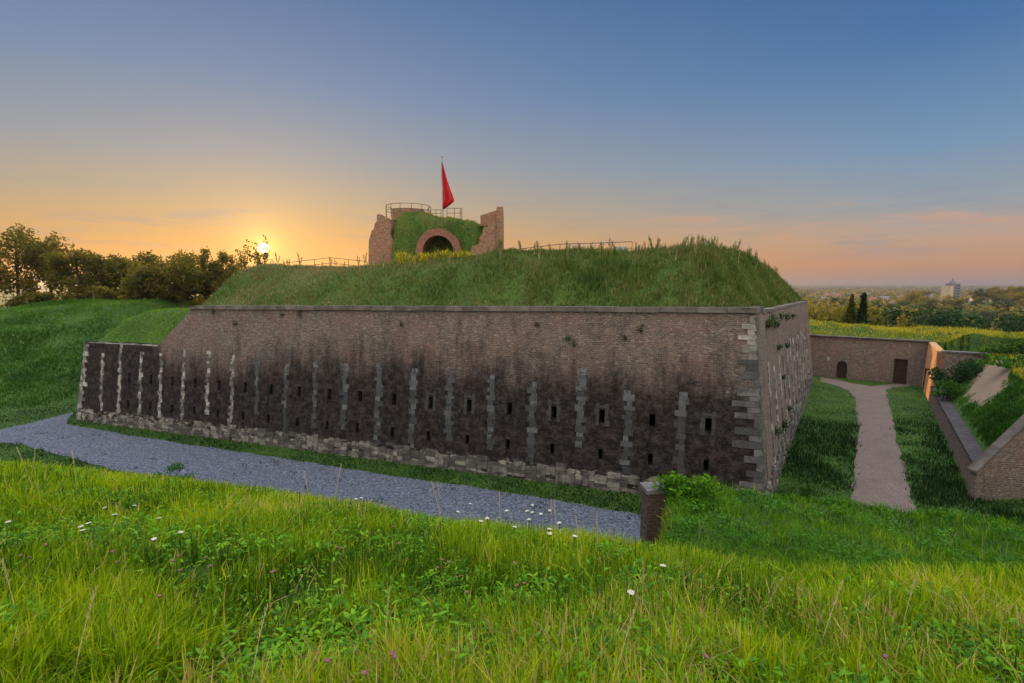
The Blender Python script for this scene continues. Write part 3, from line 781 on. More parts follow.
def panel(s0,s1,arch):
    m=MB(); n=10
    for k in range(n):
        a=s0+(s1-s0)*k/n; b=s0+(s1-s0)*(k+1)/n; c=(s0+s1)/2; r=(s1-s0)/2
        za=1.5+math.sqrt(max(0,r*r-(a-c)**2)) if arch else 2.74
        zb_=1.5+math.sqrt(max(0,r*r-(b-c)**2)) if arch else 2.74
        g=.01
        m.add([gpt(a+g,-.1,-.34),gpt(b-g,-.1,-.34),gpt(b-g,zb_,-.34),gpt(a+g,za,-.34),gpt(a+g,-.1,-.42),gpt(b-g,-.1,-.42),gpt(b-g,zb_,-.42),gpt(a+g,za,-.42)],[(0,1,2,3),(0,4,5,1),(1,5,6,2),(2,6,7,3),(3,7,4,0)])
    return m
d1=shifted(panel(s_arch-wa+.01,s_arch+wa-.01,True),'door',M['door'],gate); d1['label']='arched dark wooden door'
d2=shifted(panel(s_door-da+.01,s_door+da-.01,False),'door',M['door'],gate); d2['label']='tall rectangular dark wooden door'
for dd,sx,sz in ((d1,s_arch+.3,1.1),(d2,s_door+.4,1.2)):
    h=MB(); h.box(gpt(sx,sz,-.30),(.05,.05,.18),math.atan2(WD[1],WD[0])); h.build('handle',M['metal'],dd)
# small lamp box beside the arched door
pl=gpt(s_arch-1.4,2.15,.08); wl=MB(); wl.box((0,0,0),(.2,.16,.3),math.atan2(WD[1],WD[0])); wl.box((0,0,.2),(.26,.22,.05),math.atan2(WD[1],WD[0]))
lo=wl.build('wall_box',M['concrete']); lo.location=pl; tag(lo,'small pale box fixed to the brick wall beside the arched door','box')

# high end wall that catches the sun, with its pier facing the camera
ew=empty('end_wall',(*(L0+LD*27.2),0)); tag(ew,'tall narrow brick wall end glowing orange in the low sun beside the grassy bank','wall')
m=MB(); 
for k in range(3): slab(m,L0+LD*(27.2+3.0*k),L0+LD*(27.2+3.0*(k+1)),.9,-.3,4.82,uv0=40+2.85*k,bat=.06)
shifted(m,'wall',M['sunlit_brick'],ew)
m=MB(); p=L0+LD*27.2+LN*.35; 
slab(m,p-LD*.0,p+LN*6.0-LD*.0,.5,-.3,4.70,side_=-1,uv0=60); shifted(m,'wing_wall',M['brick'],ew)
m=MB(); 
for k in range(5):
    a=p+LN*(1.2*k+.6+.3)+LD*.25; m.box((a[0],a[1],4.78),(1.18,.7,.12+.01*(k%2)),math.atan2(LN[1],LN[0]))
shifted(m,'coping',M['cap'],ew)
m=MB(); q=gpt  # narrow door on the sunlit flank
a0=L0+LD*33.2; slabdoor=MB(); slab(slabdoor,a0-LN*.02,a0+LD*.9-LN*.02,.08,0,2.3,bat=.06); shifted(slabdoor,'door',M['door'],ew)

# brick wall end with grey cap, holding the terrace
rw_dir=np.array([.272,1.0]);rw_dir/=np.linalg.norm(rw_dir); rw_n=np.array([rw_dir[1],-rw_dir[0]])
re_=np.array(P(648,492,4.45)[:2]); rw=empty('retaining_wall',(re_[0],re_[1],0)); tag(rw,'squat brick wall end with flat grey capstone between gravel and green slope','wall')
m=MB(); slab(m,re_,re_+np.array([2.2,.2]),.6,-.3,4.38,side_=-1,uv0=70); shifted(m,'wall',M['dark_brick'],rw)
m=MB(); m.box((re_[0]+1.07,re_[1]+.38,4.45),(2.3,.7,.13),math.atan2(.2,2.4)); shifted(m,'capstone',M['cap'],rw)

# ------------------------------------------------------------------ vegetation generators
def tris_of(V,F):
    V=np.asarray(V); F=np.asarray(F); T=np.concatenate([F[:,[0,1,2]],F[:,[0,2,3]]]); return V[T]
def scatter(T,n,wfun):
    """n random points on triangles T (k,3,3), density = wfun(x,y,z) per area"""
    c=T.mean(1); a=np.linalg.norm(np.cross(T[:,1]-T[:,0],T[:,2]-T[:,0]),axis=1)*.5
    wgt=a*wfun(c[:,0],c[:,1],c[:,2]); wgt=np.nan_to_num(wgt); idx=rng.choice(len(T),n,p=wgt/wgt.sum())
    r1=np.sqrt(rng.random(n)); r2=rng.random(n); t=T[idx]
    return t[:,0]*(1-r1)[:,None]+t[:,1]*(r1*(1-r2))[:,None]+t[:,2]*(r1*r2)[:,None]
def project(p):
    Dp=p[...,1]*math.cos(PITCH)-(p[...,2]-11)*math.sin(PITCH); return 512+512*p[...,0]/Dp, 341.5-512*((p[...,2]-11)*math.cos(PITCH)+p[...,1]*math.sin(PITCH))/Dp, Dp
def blades(P0,Lh,Wd,bend,az,tint,prof=(1,.85,.55,.06),faceaz=None):
    n=len(P0); k=len(prof); ts=np.linspace(0,1,k)
    az=np.asarray(az); fa=az+np.pi/2+rng.normal(0,.6,n) if faceaz is None else faceaz
    dirv=np.stack([np.cos(az),np.sin(az),np.zeros(n)],1); wv=np.stack([np.cos(fa),np.sin(fa),np.zeros(n)],1)
    V=np.empty((n,k,2,3),dtype=np.float32)
    for i,t in enumerate(ts):
        c=P0+dirv*(Lh*bend*t*t)[:,None]; c=c+np.stack([np.zeros(n),np.zeros(n),Lh*(t-.45*bend*t*t)],1)
        o=wv*(Wd*prof[i]*.5)[:,None]; V[:,i,0]=c-o; V[:,i,1]=c+o
    b=(np.arange(n)*2*k)[:,None]; q=[]
    for i in range(k-1): q.append(b+np.array([2*i,2*i+1,2*i+3,2*i+2])[None])
    F=np.concatenate(q,0); return V.reshape(-1,3),F,np.repeat(tint,2*k)
def join(parts):
    V=[];F=[];T=[];o=0
    for v,f,t in parts: V.append(v);F.append(f+o);T.append(t);o+=len(v)
    return np.concatenate(V),np.concatenate(F),np.concatenate(T)
def visible_w(x,y,z,margin=220,dmin=1.0):
    p=np.stack([x,y,z],-1); px,py,Dp=project(p); ok=(Dp>dmin)&(px>-margin)&(px<1024+margin)&(py<760)&(py>-100)
    return ok
def blocked_floor(x,y): 
    return in_poly(x,y,GRAVEL)|in_poly(x,y,PATH)
GT=tris_of(GV,GF); 
gcen=GT.mean(1); GT=GT[(gcen[:,1]<95)&(gcen[:,1]>-3)&(np.abs(gcen[:,0])<70)]
def region(cond): c=GT.mean(1); return GT[cond(c[:,0],c[:,1],c[:,2])]
hill=lambda x,y,z:(y<36)&(z>.12)&~((x-.318*y>0)&(y>8.6))&(x<26)&visible_w(x,y,z)
# --- tall grass on the hill in front
TH=region(hill)
def fore(n,seed):
    p=scatter(TH,n,lambda x,y,z:1/np.maximum(np.hypot(x,y),1.3)**1.75)
    d=np.hypot(p[:,0],p[:,1]); cl=(.6*vnoise(p[:,0],p[:,1],.6,21)+.4*vnoise(p[:,0],p[:,1],.16,27,2)); big=vnoise(p[:,0],p[:,1],2.2,22); 
    keep=rng.random(n)<np.clip((cl-.36)*5,.05,1); p=p[keep];d=d[keep];cl=cl[keep];big=big[keep];n=len(p)
    Lh=(.14+.20*cl+.10*big)*rng.uniform(.5,1.35,n); wd=np.clip(.0075+.0013*d,0,.03)*rng.uniform(.5,1.6,n)
    azf=vnoise(p[:,0],p[:,1],.7,23)*9+vnoise(p[:,0],p[:,1],.2,24)*6; az=azf+rng.normal(0,1.6,n)
    bend=np.clip(rng.normal(.42,.33,n),.0,1.2)
    dry=rng.random(n)<(.04+.16*(vnoise(p[:,0],p[:,1],3,26)>.56)); t=np.clip(.02+.55*rng.random(n)+.45*(big-.5)+.7*(cl-.5),0,.8); t=np.where(dry,rng.uniform(.85,1.2,n),t)
    return blades(p-np.array([0,0,.02]),Lh,wd,bend,az,t)
V,F,T=join([fore(75000,1) for _ in range(4)])
o=np_mesh('tall_grass',V,F,M['fore_grass'],T); tag(o,'tall yellow green meadow grass on the slope in front',kind='stuff')
# leafy weeds in darker patches
def leaves_patch(Tr,n,thr,seed,Lr,Wr,tlo,thi,zup=.16,fall=1.6,scale=1.1):
    p=scatter(Tr,n,lambda x,y,z:(vnoise(x,y,scale,seed)>thr)/np.maximum(np.hypot(x,y),1.3)**fall); d=np.hypot(p[:,0],p[:,1]);n=len(p)
    p=p+np.stack([rng.normal(0,.04,n),rng.normal(0,.04,n),rng.random(n)*zup],1)
    L=rng.uniform(*Lr,n)*(1+.05*d); return blades(p,L,L*rng.uniform(*Wr,n),rng.uniform(.7,1.6,n),rng.random(n)*6.28,rng.uniform(tlo,thi,n),(.15,1,.85,.1))
V,F,T=join([leaves_patch(TH,42000,.56,41,(.02,.05),(.35,.75),.0,1.0,.22),leaves_patch(TH,30000,.40,43,(.015,.04),(.3,.6),.1,1.0,.22,1.6,.5)])
o=np_mesh('weeds',V,F,M['weed'],T); tag(o,'low leafy weeds among the grass',kind='stuff')
# --- terrace right of centre
TT=region(lambda x,y,z:(x-.318*y>.1)&(y>8.2)&(y<22)&(z>.3)&visible_w(x,y,z)&(x<24))
p=scatter(TT,62000,lambda x,y,z:1/np.maximum(y,5)**1.2); n=len(p); cl=vnoise(p[:,0],p[:,1],.7,51); edge=sstep(15.0,17.0,p[:,1])
pr_=p[:,0]-.318*p[:,1]; 
cl=.55*cl+.45*vnoise(p[:,0],p[:,1],.28,53,2)
V,F,T=blades(p-np.array([0,0,.03]),(.04+.55*np.clip(cl-.15,0,1)+.10*edge+.25*sstep(2.6,1.0,pr_)*sstep(13.5,15.5,p[:,1]))*rng.uniform(.6,1.3,n),rng.uniform(.014,.034,n),np.clip(rng.normal(.4,.25,n),0,1.1),vnoise(p[:,0],p[:,1],1.2,52)*9+rng.normal(0,1.6,n),np.clip(.12+.5*rng.random(n)+1.2*(cl-.45),0,1),(1,.8,.08))
o=np_mesh('terrace_grass',V,F,M['terrace_grass'],T); tag(o,'lush dark green grass on the terrace',kind='stuff')
V,F,T=leaves_patch(TT,20000,.48,57,(.025,.05),(.35,.7),.0,.45,.30,1.2,.9)
o=np_mesh('weeds',V,F,M['weed'],T); tag(o,'leafy weeds among the terrace grass',kind='stuff')
# --- ditch floor, banks
TD=region(lambda x,y,z:(z<=.14)&(y>18)&visible_w(x,y,z,100)&(dist_pent(x,y)>.1)&(y<64)&((((x-L0[0])*LN[0]+(y-L0[1])*LN[1])<-.1)|(y<25.0)))
p=scatter(TD,120000,lambda x,y,z:1/np.maximum(y,10)**1.3); jx=rng.normal(0,.13,len(p)); jy=rng.normal(0,.13,len(p)); p=p[(~blocked_floor(p[:,0]+jx,p[:,1]+jy))|((rng.random(len(p))<.4)&(p[:,0]<10)&(vnoise(p[:,0],p[:,1],.8,66,3)>.70))]
front_d=(p[:,0]-A[0])*NIN1[0]+(p[:,1]-A[1])*NIN1[1]; alongf=(p[:,0]-A[0])*U1[0]+(p[:,1]-A[1])*U1[1]; p=p[~((front_d>-.05)&(alongf>0)&(alongf<50.8))]
n=len(p); cl=vnoise(p[:,0],p[:,1],1.8,61); right=p[:,0]>14
rough=np.where(right,sstep(47,36,p[:,1]),.3)*np.clip((cl-.25)*2.2,0,1)
ly,lx=p[:,1],p[:,0]
print('ditch blades',n)
V,F,T=blades(p,(.07+.36*rough)*rng.uniform(.6,1.3,n),rng.uniform(.03,.06,n),np.clip(rng.normal(.5,.3,n),0,1.2),rng.random(n)*6.28,np.clip(.62-.55*rough-.12*(~right)+.25*(rng.random(n)-.5),0,1),(1,.75,.08))
o=np_mesh('ditch_grass',V,F,M['ditch_grass'],T); tag(o,'short green grass in the ditch beside the path',kind='stuff')
TB=region(lambda x,y,z:(z>.13)&(y>42)&(x<-20)&visible_w(x,y,z,60))
p=scatter(TB,60000,lambda x,y,z:1/np.maximum(y,10)**1.0); n=len(p); cl=vnoise(p[:,0],p[:,1],3.5,71)
V,F,T=blades(p,(.12+.35*np.clip((cl-.3)*2,0,1))*rng.uniform(.6,1.3,n),rng.uniform(.05,.11,n),rng.uniform(.1,.9,n),rng.random(n)*6.28,np.clip(.75-.6*cl+.3*(rng.random(n)-.5)+.2*sstep(3,8,p[:,2]),0,1),(1,.7,.08))
o=np_mesh('bank_grass',V,F,M['bank_grass'],T); tag(o,'green grass on the bank across the ditch',kind='stuff')
# right bank behind the low wall
TRb=region(lambda x,y,z:(z>1.0)&(y>24)&(x>22)&((((x-L0[0])*LN[0]+(y-L0[1])*LN[1])>1.0)|(((x-R1[0])*WN[0]+(y-R1[1])*WN[1])>1.0))&visible_w(x,y,z,160)&(y<80)&(dist_pent(x,y)>3))
def sandy(x,y): 
    q=np.stack([x-36.9,y-38.9],1); a=q@np.array([.68,.73]); b=q@np.array([.73,-.68]); return (a/5.6)**2+(b/1.25)**2+2.0*(vnoise(x,y,1.1,73)-.5)<1
p=scatter(TRb,78000,lambda x,y,z:1/np.maximum(y,10)**1.0); p=p[~sandy(p[:,0],p[:,1])]; n=len(p); cl=vnoise(p[:,0],p[:,1],2,74)
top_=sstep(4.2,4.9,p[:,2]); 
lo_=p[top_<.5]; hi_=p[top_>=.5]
n=len(lo_); cl=vnoise(lo_[:,0],lo_[:,1],2,74); V,F,T=blades(lo_,(.1+.45*np.clip((cl-.3)*2,0,1))*rng.uniform(.6,1.3,n),rng.uniform(.035,.08,n),rng.uniform(.1,.9,n),rng.random(n)*6.28,np.clip(.9-.9*cl+.3*(rng.random(n)-.5),0,1),(1,.7,.08))
o=np_mesh('slope_grass',V,F,M['bank_grass'],T); tag(o,'rough grass on the slope behind the low wall',kind='stuff')
n=len(hi_); V,F,T=blades(hi_-np.array([0,0,.03]),rng.uniform(.12,.6,n)*(.5+.9*vnoise(hi_[:,0],hi_[:,1],1.3,88)),rng.uniform(.035,.08,n),rng.uniform(.1,.9,n),rng.random(n)*6.28,np.clip(rng.random(n)*.9,0,1),(1,.7,.08))
o=np_mesh('sunlit_grass',V,F,M['sun_gold_grass'],T); tag(o,'sunlit grass on top of the gate wall bank',kind='stuff')
# --- fort top
ET=tris_of(EV,EF)
toward=lambda x,y,z:visible_w(x,y,z,150)&((z-9.0)>0)
def mound_w(x,y,z):
    d=dist_pent(x,y); fr=((x-A[0])*NIN1[0]+(y-A[1])*NIN1[1]); sd=((x-A[0])*NIN2[0]+(y-A[1])*NIN2[1])
    return visible_w(x,y,z,150)*np.where((fr<12)|(sd<9)|(x<-14),1.0,.02)/np.maximum(y,20)
p=scatter(ET,95000,mound_w); n=len(p); cl=.6*vnoise(p[:,0],p[:,1],1.5,81)+.4*vnoise(p[:,0],p[:,1],.5,83); fr=((p[:,0]-A[0])*NIN1[0]+(p[:,1]-A[1])*NIN1[1]); 
sA=((p[:,0]-A[0])*U1[0]+(p[:,1]-A[1])*U1[1]); rightpart=sstep(20,6,sA)
Lh=(.12+.46*np.clip((cl-.3)*2,0,1)*(.6+.9*rightpart))*rng.uniform(.5,1.4,n)
leftdry=sstep(20,34,sA)
V,F,T=blades(p,Lh,rng.uniform(.03,.065,n),np.clip(rng.normal(.45,.3,n),0,1.2),rng.random(n)*6.28,np.clip(.30+.45*rng.random(n)+.25*leftdry-.35*(cl-.5)+.25*(rng.random(n)<.1),0,1),(1,.75,.08))
o=np_mesh('rampart_grass',V,F,M['mound_grass'],T); tag(o,'rough grass covering the rampart on top of the fort',kind='stuff')
DT=tris_of(DV,DF); p=scatter(DT,14000,lambda x,y,z:np.ones_like(x)); n=len(p)
V,F,T=blades(p,rng.uniform(.06,.18,n),rng.uniform(.04,.09,n),rng.uniform(.1,.9,n),rng.random(n)*6.28,np.clip(.62+.4*(rng.random(n)-.5),0,1),(1,.7,.08))
o=np_mesh('mown_grass',V,F,M['bright_grass'],T); tag(o,'short bright grass on the low bastion',kind='stuff')
print('grass done')
# --- generic shrub / tree
def leafcloud(lobes,n,size,fill=.45,tvar=.35,hang=.0):
    """leaf-sized faces spread through several ellipsoid clumps"""
    lobes=[(np.array(c,float),np.array(r,float)) for c,r in lobes]; wts=np.array([r[0]*r[1]+r[0]*r[2] for _,r in lobes]); idx=rng.choice(len(lobes),n,p=wts/wts.sum())
    C=np.array([c for c,_ in lobes])[idx]; R=np.array([r for _,r in lobes])[idx]
    d=rng.normal(size=(n,3)); d/=np.linalg.norm(d,axis=1)[:,None]; rad=rng.random(n)**fill
    pos=C+d*R*rad[:,None]*(1+.12*rng.normal(size=n))[:,None]
    a=rng.normal(size=(n,3)); a/=np.linalg.norm(a,axis=1)[:,None]; b=np.cross(a,rng.normal(size=(n,3))); b/=np.linalg.norm(b,axis=1)[:,None]
    s=size*rng.uniform(.6,1.4,n)[:,None]; V=np.stack([pos-a*s,pos+b*s*.55,pos+a*s,pos-b*s*.55],1).reshape(-1,3)
    F=(np.arange(n)*4)[:,None]+np.arange(4)[None]
    lob=rng.random(len(lobes))[idx]; t=np.clip(.15+.3*lob+tvar*rng.random(n)+.12*d[:,2],0,1)
    return V,F,np.repeat(t,4)
def crown_lobes(cz,rx,rz,n,seed,flat=1.0,rl=.36):
    r=random.Random(seed); out=[]
    for i in range(n):
        th=i*2.4+r.uniform(-.4,.4); f=math.sqrt((i+.5)/n); zz=r.uniform(-1,1)*math.sqrt(max(0,1-f*f*.75))
        k=r.uniform(.7,1.25)*rl
        out.append(((rx*f*math.cos(th)*.8,rx*f*math.sin(th)*.8,cz+rz*zz*.8),(rx*k,rx*k,rz*k*flat)))
    return out
def make_tree(name,h,rx,rz,cz,nl,nleaf,size,mat,seed,trunk=.18,limbs=7,rl=.36,fill=.45):
    root=empty(name,(0,0,0)); r=random.Random(seed); lobes=crown_lobes(cz,rx,rz,nl,seed,rl=rl)
    m=MB(); lean=(r.uniform(-.3,.3),r.uniform(-.3,.3))
    m.tube([(0,0,-.4),(lean[0]*.3,lean[1]*.3,h*.25),(lean[0],lean[1],h*.55),(lean[0]*1.2,lean[1]*1.2,h*.85)],[trunk*1.3,trunk,trunk*.7,trunk*.2],7)
    for i in range(limbs):
        c=lobes[i%len(lobes)][0]; z0=h*r.uniform(.22,.5); s=(lean[0]*z0/h,lean[1]*z0/h,z0); mid=((s[0]+c[0])*.5+r.uniform(-.3,.3),(s[1]+c[1])*.5+r.uniform(-.3,.3),(s[2]*.55+c[2]*.45))
        m.tube([s,mid,c],[trunk*.5,trunk*.32,trunk*.08],5)
    m.build('trunk',M['bark'],root)
    V,F,T=leafcloud(lobes,nleaf,size,fill); np_mesh('crown',V,F,mat,T,root)
    return root
def copy_tree(o):
    c=o.copy(); COL.objects.link(c)
    for ch in o.children:
        d=ch.copy(); COL.objects.link(d); d.parent=c
    return c

# ------------------------------------------------------------------ trees on the far bank, left, against the sunset
# (photo column, base row, distance, top row, half width m, seed, label)
LT=[(-30,301,84,222,7.0,1,'tall broad tree at the outermost end of the row left of the sun'),
    (18,300,84,227,6.6,2,'tall dark tree with open crown, biggest of the row'),
    (52,300,86,236,4.6,3,'tree with narrow uneven crown beside the tallest of the row'),
    (82,300,82,246,4.6,4,'loose airy tree with orange light showing through its lower crown'),
    (112,300,88,254,4.4,5,'thin round topped tree between the airy tree and the dense dome'),
    (137,301,92,257,3.6,6,'small low tree tucked against the dense domed tree'),
    (166,300,80,250,5.6,7,'dense tree with smooth dome shaped crown in the middle of the row'),
    (206,299,88,248,3.6,8,'slim tree next to the domed tree'),
    (224,298,95,250,3.4,9,'small tree nearly hidden by the grassy rampart edge'),
    (243,296,90,243,3.6,10,'ragged tree just in front of the setting sun'),
    (266,292,96,245,2.9,11,'small feathery tree top over the rampart right under the sun')]
for (px,by,Y,ty,hw,sd,lab) in LT:
    x,y,_=W(px,by,Y); z=float(height(x,y)); zt=W(px,ty,Y)[2]; h=(zt-z)*1.07
    dome=sd==7
    if sd in(10,11): nl_=1800
    else: nl_=3600
    t=make_tree('tree',h,hw*.98,h*.50,h*.50,34 if not dome else 40,int(nl_*(1.9 if dome else 1.35)),.24,M['left_leaves'],sd,.22,12,rl=.27 if not dome else .33,fill=.5)
    t.location=(x,y,z); tag(t,lab,'tree','row of trees on the far bank')
# hedge-like understorey at their feet: single bushes
for i in range(30):
    px=-20+9.6*i+random.uniform(-4,4); Y=random.uniform(79,86); x,y,_=W(px,298,Y); z=float(height(x,y))
    if i==0:
        bush0=empty('bush',(x,y,z)); V,F,T=leafcloud(crown_lobes(1.1,1.9,1.1,9,5,rl=.45),700,.22,.5); np_mesh('foliage',V,F,M['left_leaves'],T,bush0); mm=MB()
        for k in range(5): mm.tube([(0,0,-.2),(.5*math.cos(k*1.3),.5*math.sin(k*1.3),1.2)],[.05,.02],5)
        mm.build('stem',M['bark'],bush0); b_=bush0
    else: b_=copy_tree(bush0)
    b_.location=(x,y,z-.2); b_.rotation_euler=(0,0,i*1.1); s_=random.uniform(.7,1.35); b_.scale=(s_,s_,s_*random.uniform(.8,1.2))
    tag(b_,'low dark bush under the row of trees at the skyline','bush','bushes under the row of trees')
for i,(px,by,lab) in enumerate([(27,301,'thin grey fence post on the skyline below the tallest tree'),(61,301,'thin grey fence post on the skyline below the airy tree'),(94,301,'short pale fence post on the skyline left of the domed tree')]):
    x,y,_=W(px,by,77); z=float(height(x,y)); m=MB(); m.tube([(0,0,-.3),(0,0,1.35)],[.06,.055],8); m.box((0,0,1.38),(.14,.14,.05)); o=m.build('fence_post',M['wood']); o.location=(x,y,z); tag(o,lab,'fence post','fence posts on the left bank')

# ------------------------------------------------------------------ ruined tower on the rampart
TY=50.5; tz=11.9
def TP(px,py,Y=TY): return np.array(W(px,py,Y))
tower=empty('ruined_tower',tuple(TP(437,262)[:2])+(tz,)); tag(tower,'ruined round brick tower with grass on its roof and arched entrance, standing on the fort','tower')
tl=np.array(tower.location)
def tb(m,name,mat,smooth=False,par=None):
    o=m.build(name,mat,par or tower,smooth)
    if par is None: o.location=tuple(-tl)
    return o
def ring_wall(m,outline,Y0,th,curve=0.0,uvs=14):
    """masonry piece whose photo outline (px,py) stands at distance Y0, thickness th, bowed by curve"""
    pts=[TP(a,b,Y0) for a,b in outline]; n=len(pts)
    cx=np.mean([p[0] for p in pts]); 
    V=[(p[0],p[1],p[2]) for p in pts]+[(p[0],p[1]+th,p[2]) for p in pts]
    uv=[(p[0]*1.0,p[2]) for p in pts]+[(p[0]+th,p[2]) for p in pts]
    m.add(V,[tuple(range(n)),tuple(range(2*n-1,n-1,-1))]+[(i,i+n,(i+1)%n+n,(i+1)%n) for i in range(n)],.5,uv); return m
# curved outer shell left: columns following a circle
Rr=7.6; cxy=np.array([TP(436,240)[0],TY+6.2])
def shell(a0,a1,tops,th,n=26,zb=tz-1.0):
    """curved wall from angle a0 to a1 (degrees, 270 = towards camera); tops = list of (fraction, z)"""
    m=MB(); xs=[f for f,_ in tops]; zs=[z for _,z in tops]
    for k in range(n):
        f0,f1=k/n,(k+1)/n; q=[]
        for f in (f0,f1):
            a=math.radians(a0+(a1-a0)*f); zt=float(np.interp(f,xs,zs))+.12*(vnoise(f*20,3,1,5)-.5); d=np.array([math.cos(a),math.sin(a)])
            q.append((cxy+d*Rr*1.0,cxy+d*(Rr-th),zt,f*math.radians(abs(a1-a0))*Rr))
        (o0,i0,z0,u0),(o1,i1,z1,u1)=q
        z0=float(z0);z1=float(z1)
        m.add([(*o0,zb),(*o1,zb),(*o1,z1),(*o0,z0),(*i0,zb),(*i1,zb),(*i1,z1),(*i0,z0)],[(0,1,2,3),(5,4,7,6),(3,2,6,7),(1,5,6,2),(4,0,3,7)],.5,[(u0,zb),(u1,zb),(u1,z1),(u0,z0),(u0,zb),(u1,zb),(u1,z1),(u0,z0)])
    return m
Zp=lambda py,Y=TY:float(W(437,py,Y)[2])
# left remains: ragged flat-fronted piece
m=MB(); ring_wall(m,[(368.4,264),(368.8,240),(370.5,235),(371.5,231),(374,229),(374.6,224),(377,221),(376.8,214.6),(380.4,214),(381.4,217),(384,216.6),(388,217.8),(388.6,222),(390.6,227),(390.2,234),(392.6,240),(392,246),(394.5,250),(395,264)],51.6,2.6); tb(m,'left_wall',M['tower_brick'])
if 0: tb(shell(150,236,[(0,Zp(232,54)),(.25,Zp(238,53)),(.36,Zp(224,53)),(.48,Zp(222,52)),(.52,Zp(214,52)),(.66,Zp(215,52)),(.72,Zp(217,52)),(.88,Zp(220)),(1,Zp(232))],1.0),'outer_wall',M['tower_brick'])
# right wall: flat remains with high pier at its end
m=MB(); ring_wall(m,[(468,259),(472,246),(479,244),(480,236),(482.5,234),(483,228),(488,226),(488.5,220),(496.4,215),(496.4,259)],49.6,1.3); tb(m,'right_wall',M['tower_brick'])
m=MB(); ring_wall(m,[(496.5,259),(496.5,207.2),(499,206.6),(503,206.8),(503.4,259)],49.4,3.6); tb(m,'pier',M['tower_brick'])
m=MB(); ring_wall(m,[(480.5,226),(480.3,215.6),(496.6,210.2),(496.6,226)],52.2,.7); tb(m,'parapet',M['tower_brick'])
tb(shell(62,125,[(0,Zp(222,52)),(.3,Zp(225,54)),(1,Zp(225,58))],.9),'rear_wall',M['tower_brick'])
# earth and turf over the vault
c3=np.array([TP(434,240)[0],TY+5.6])
prof_x=[-46,-40,-36,-26,-10,6,20,34,42,52]; prof_y=[240,228,218,211.5,212,216.5,218,219,222,230]
def roof_z(x,y):
    D=y*math.cos(PITCH)+.2; px=512+512*x/D-434
    zt=np.interp(px,prof_x,[float(W(437,q,TY+3)[2]) for q in prof_y])
    fr=np.clip((y-(TY-.6))/3.6,0,1); return tz-.9+(zt-(tz-.9))*np.sin(fr*math.pi/2)**.8+.9*(vnoise(x,y,1.3,91)-.5)
rx_,ry_=np.meshgrid(np.linspace(TP(390,240)[0],TP(486,240)[0]+.6,60),np.linspace(TY-.5,TY+11,50)); rz_=roof_z(rx_,ry_)
# leave room in front of the vault mouth
acx=TP(439.5,247)[0]; acz=Zp(248.5,TY-.6)
hole=(np.abs(rx_-acx)<2.0)&(ry_<TY+3.0)
rz_=np.where(hole,np.minimum(rz_,np.where(ry_<TY+.9,tz-.9,99)),rz_)
Vr=np.stack([rx_.ravel(),ry_.ravel(),rz_.ravel()],1); k0=(np.arange(49)[:,None]*60+np.arange(59)[None]).ravel(); Fr=np.stack([k0,k0+1,k0+61,k0+60],1)
o=np_mesh('turf_roof',Vr,Fr,M['ground'],parent=tower,smooth=True); o.location=tuple(-tl)
# vault: brick barrel, open to the front, dark inside
m=MB(); n=22; ro,ri=2.12,1.48; y0,y1=TY-1.1,TY+3.4; yi=TY+2.6
for k in range(n):
    a0=math.pi*k/n; a1=math.pi*(k+1)/n
    def pt(r,a,y): return (acx+r*math.cos(a)*1.0,y,acz-.35+r*math.sin(a)*1.04)
    m.add([pt(ri,a0,y0),pt(ri,a1,y0),pt(ro,a1,y0),pt(ro,a0,y0)],[(3,2,1,0)],.5,[(a0*2,ri),(a1*2,ri),(a1*2,ro),(a0*2,ro)])
    m.add([pt(ro,a0,y0),pt(ro,a1,y0),pt(ro,a1,y1),pt(ro,a0,y1)],[(0,1,2,3)],.5,[(a0*2,0),(a1*2,0),(a1*2,4),(a0*2,4)])
    m.add([pt(ri,a0,y0),pt(ri,a1,y0),pt(ri,a1,yi),pt(ri,a0,yi)],[(3,2,1,0)],.5,[(a0*2,0),(a1*2,0),(a1*2,4),(a0*2,4)])
for sg in (-1,1): m.box((acx+sg*(ri+ro)/2,(y0+y1)/2,acz-.35-1.0),(ro-ri,y1-y0,1.99))
tb(m,'arch',M['red_brick'])
m=MB(); m.box((acx,yi+.1,acz-.4),(2*ri+.1,.12,3.2)); tb(m,'arch_back',M['void'])
# low brick drum on the roof
m=MB(); dc=np.array([TP(408,212,TY+6)[0],TY+6.2]); rz1=Zp(208.6,TY+5); nn=26
for k in range(nn):
    a0=2*math.pi*k/nn;a1=2*math.pi*(k+1)/nn; q=lambda a,r,z:(dc[0]+r*math.cos(a),dc[1]+r*math.sin(a),z)
    R_=1.75
    m.add([q(a0,R_,rz1-1.2),q(a1,R_,rz1-1.2),q(a1,R_,rz1),q(a0,R_,rz1)],[(0,1,2,3)],.5,[(a0*2,0),(a1*2,0),(a1*2,1.2),(a0*2,1.2)])
    m.add([q(a0,R_,rz1),q(a1,R_,rz1),q(a1,R_-.35,rz1),q(a0,R_-.35,rz1)],[(0,1,2,3)],.5)
    m.add([q(a1,R_-.35,rz1),q(a0,R_-.35,rz1),q(a0,R_-.35,rz1-1),q(a1,R_-.35,rz1-1)],[(3,2,1,0)],.5)
tb(m,'drum',M['tower_brick'])
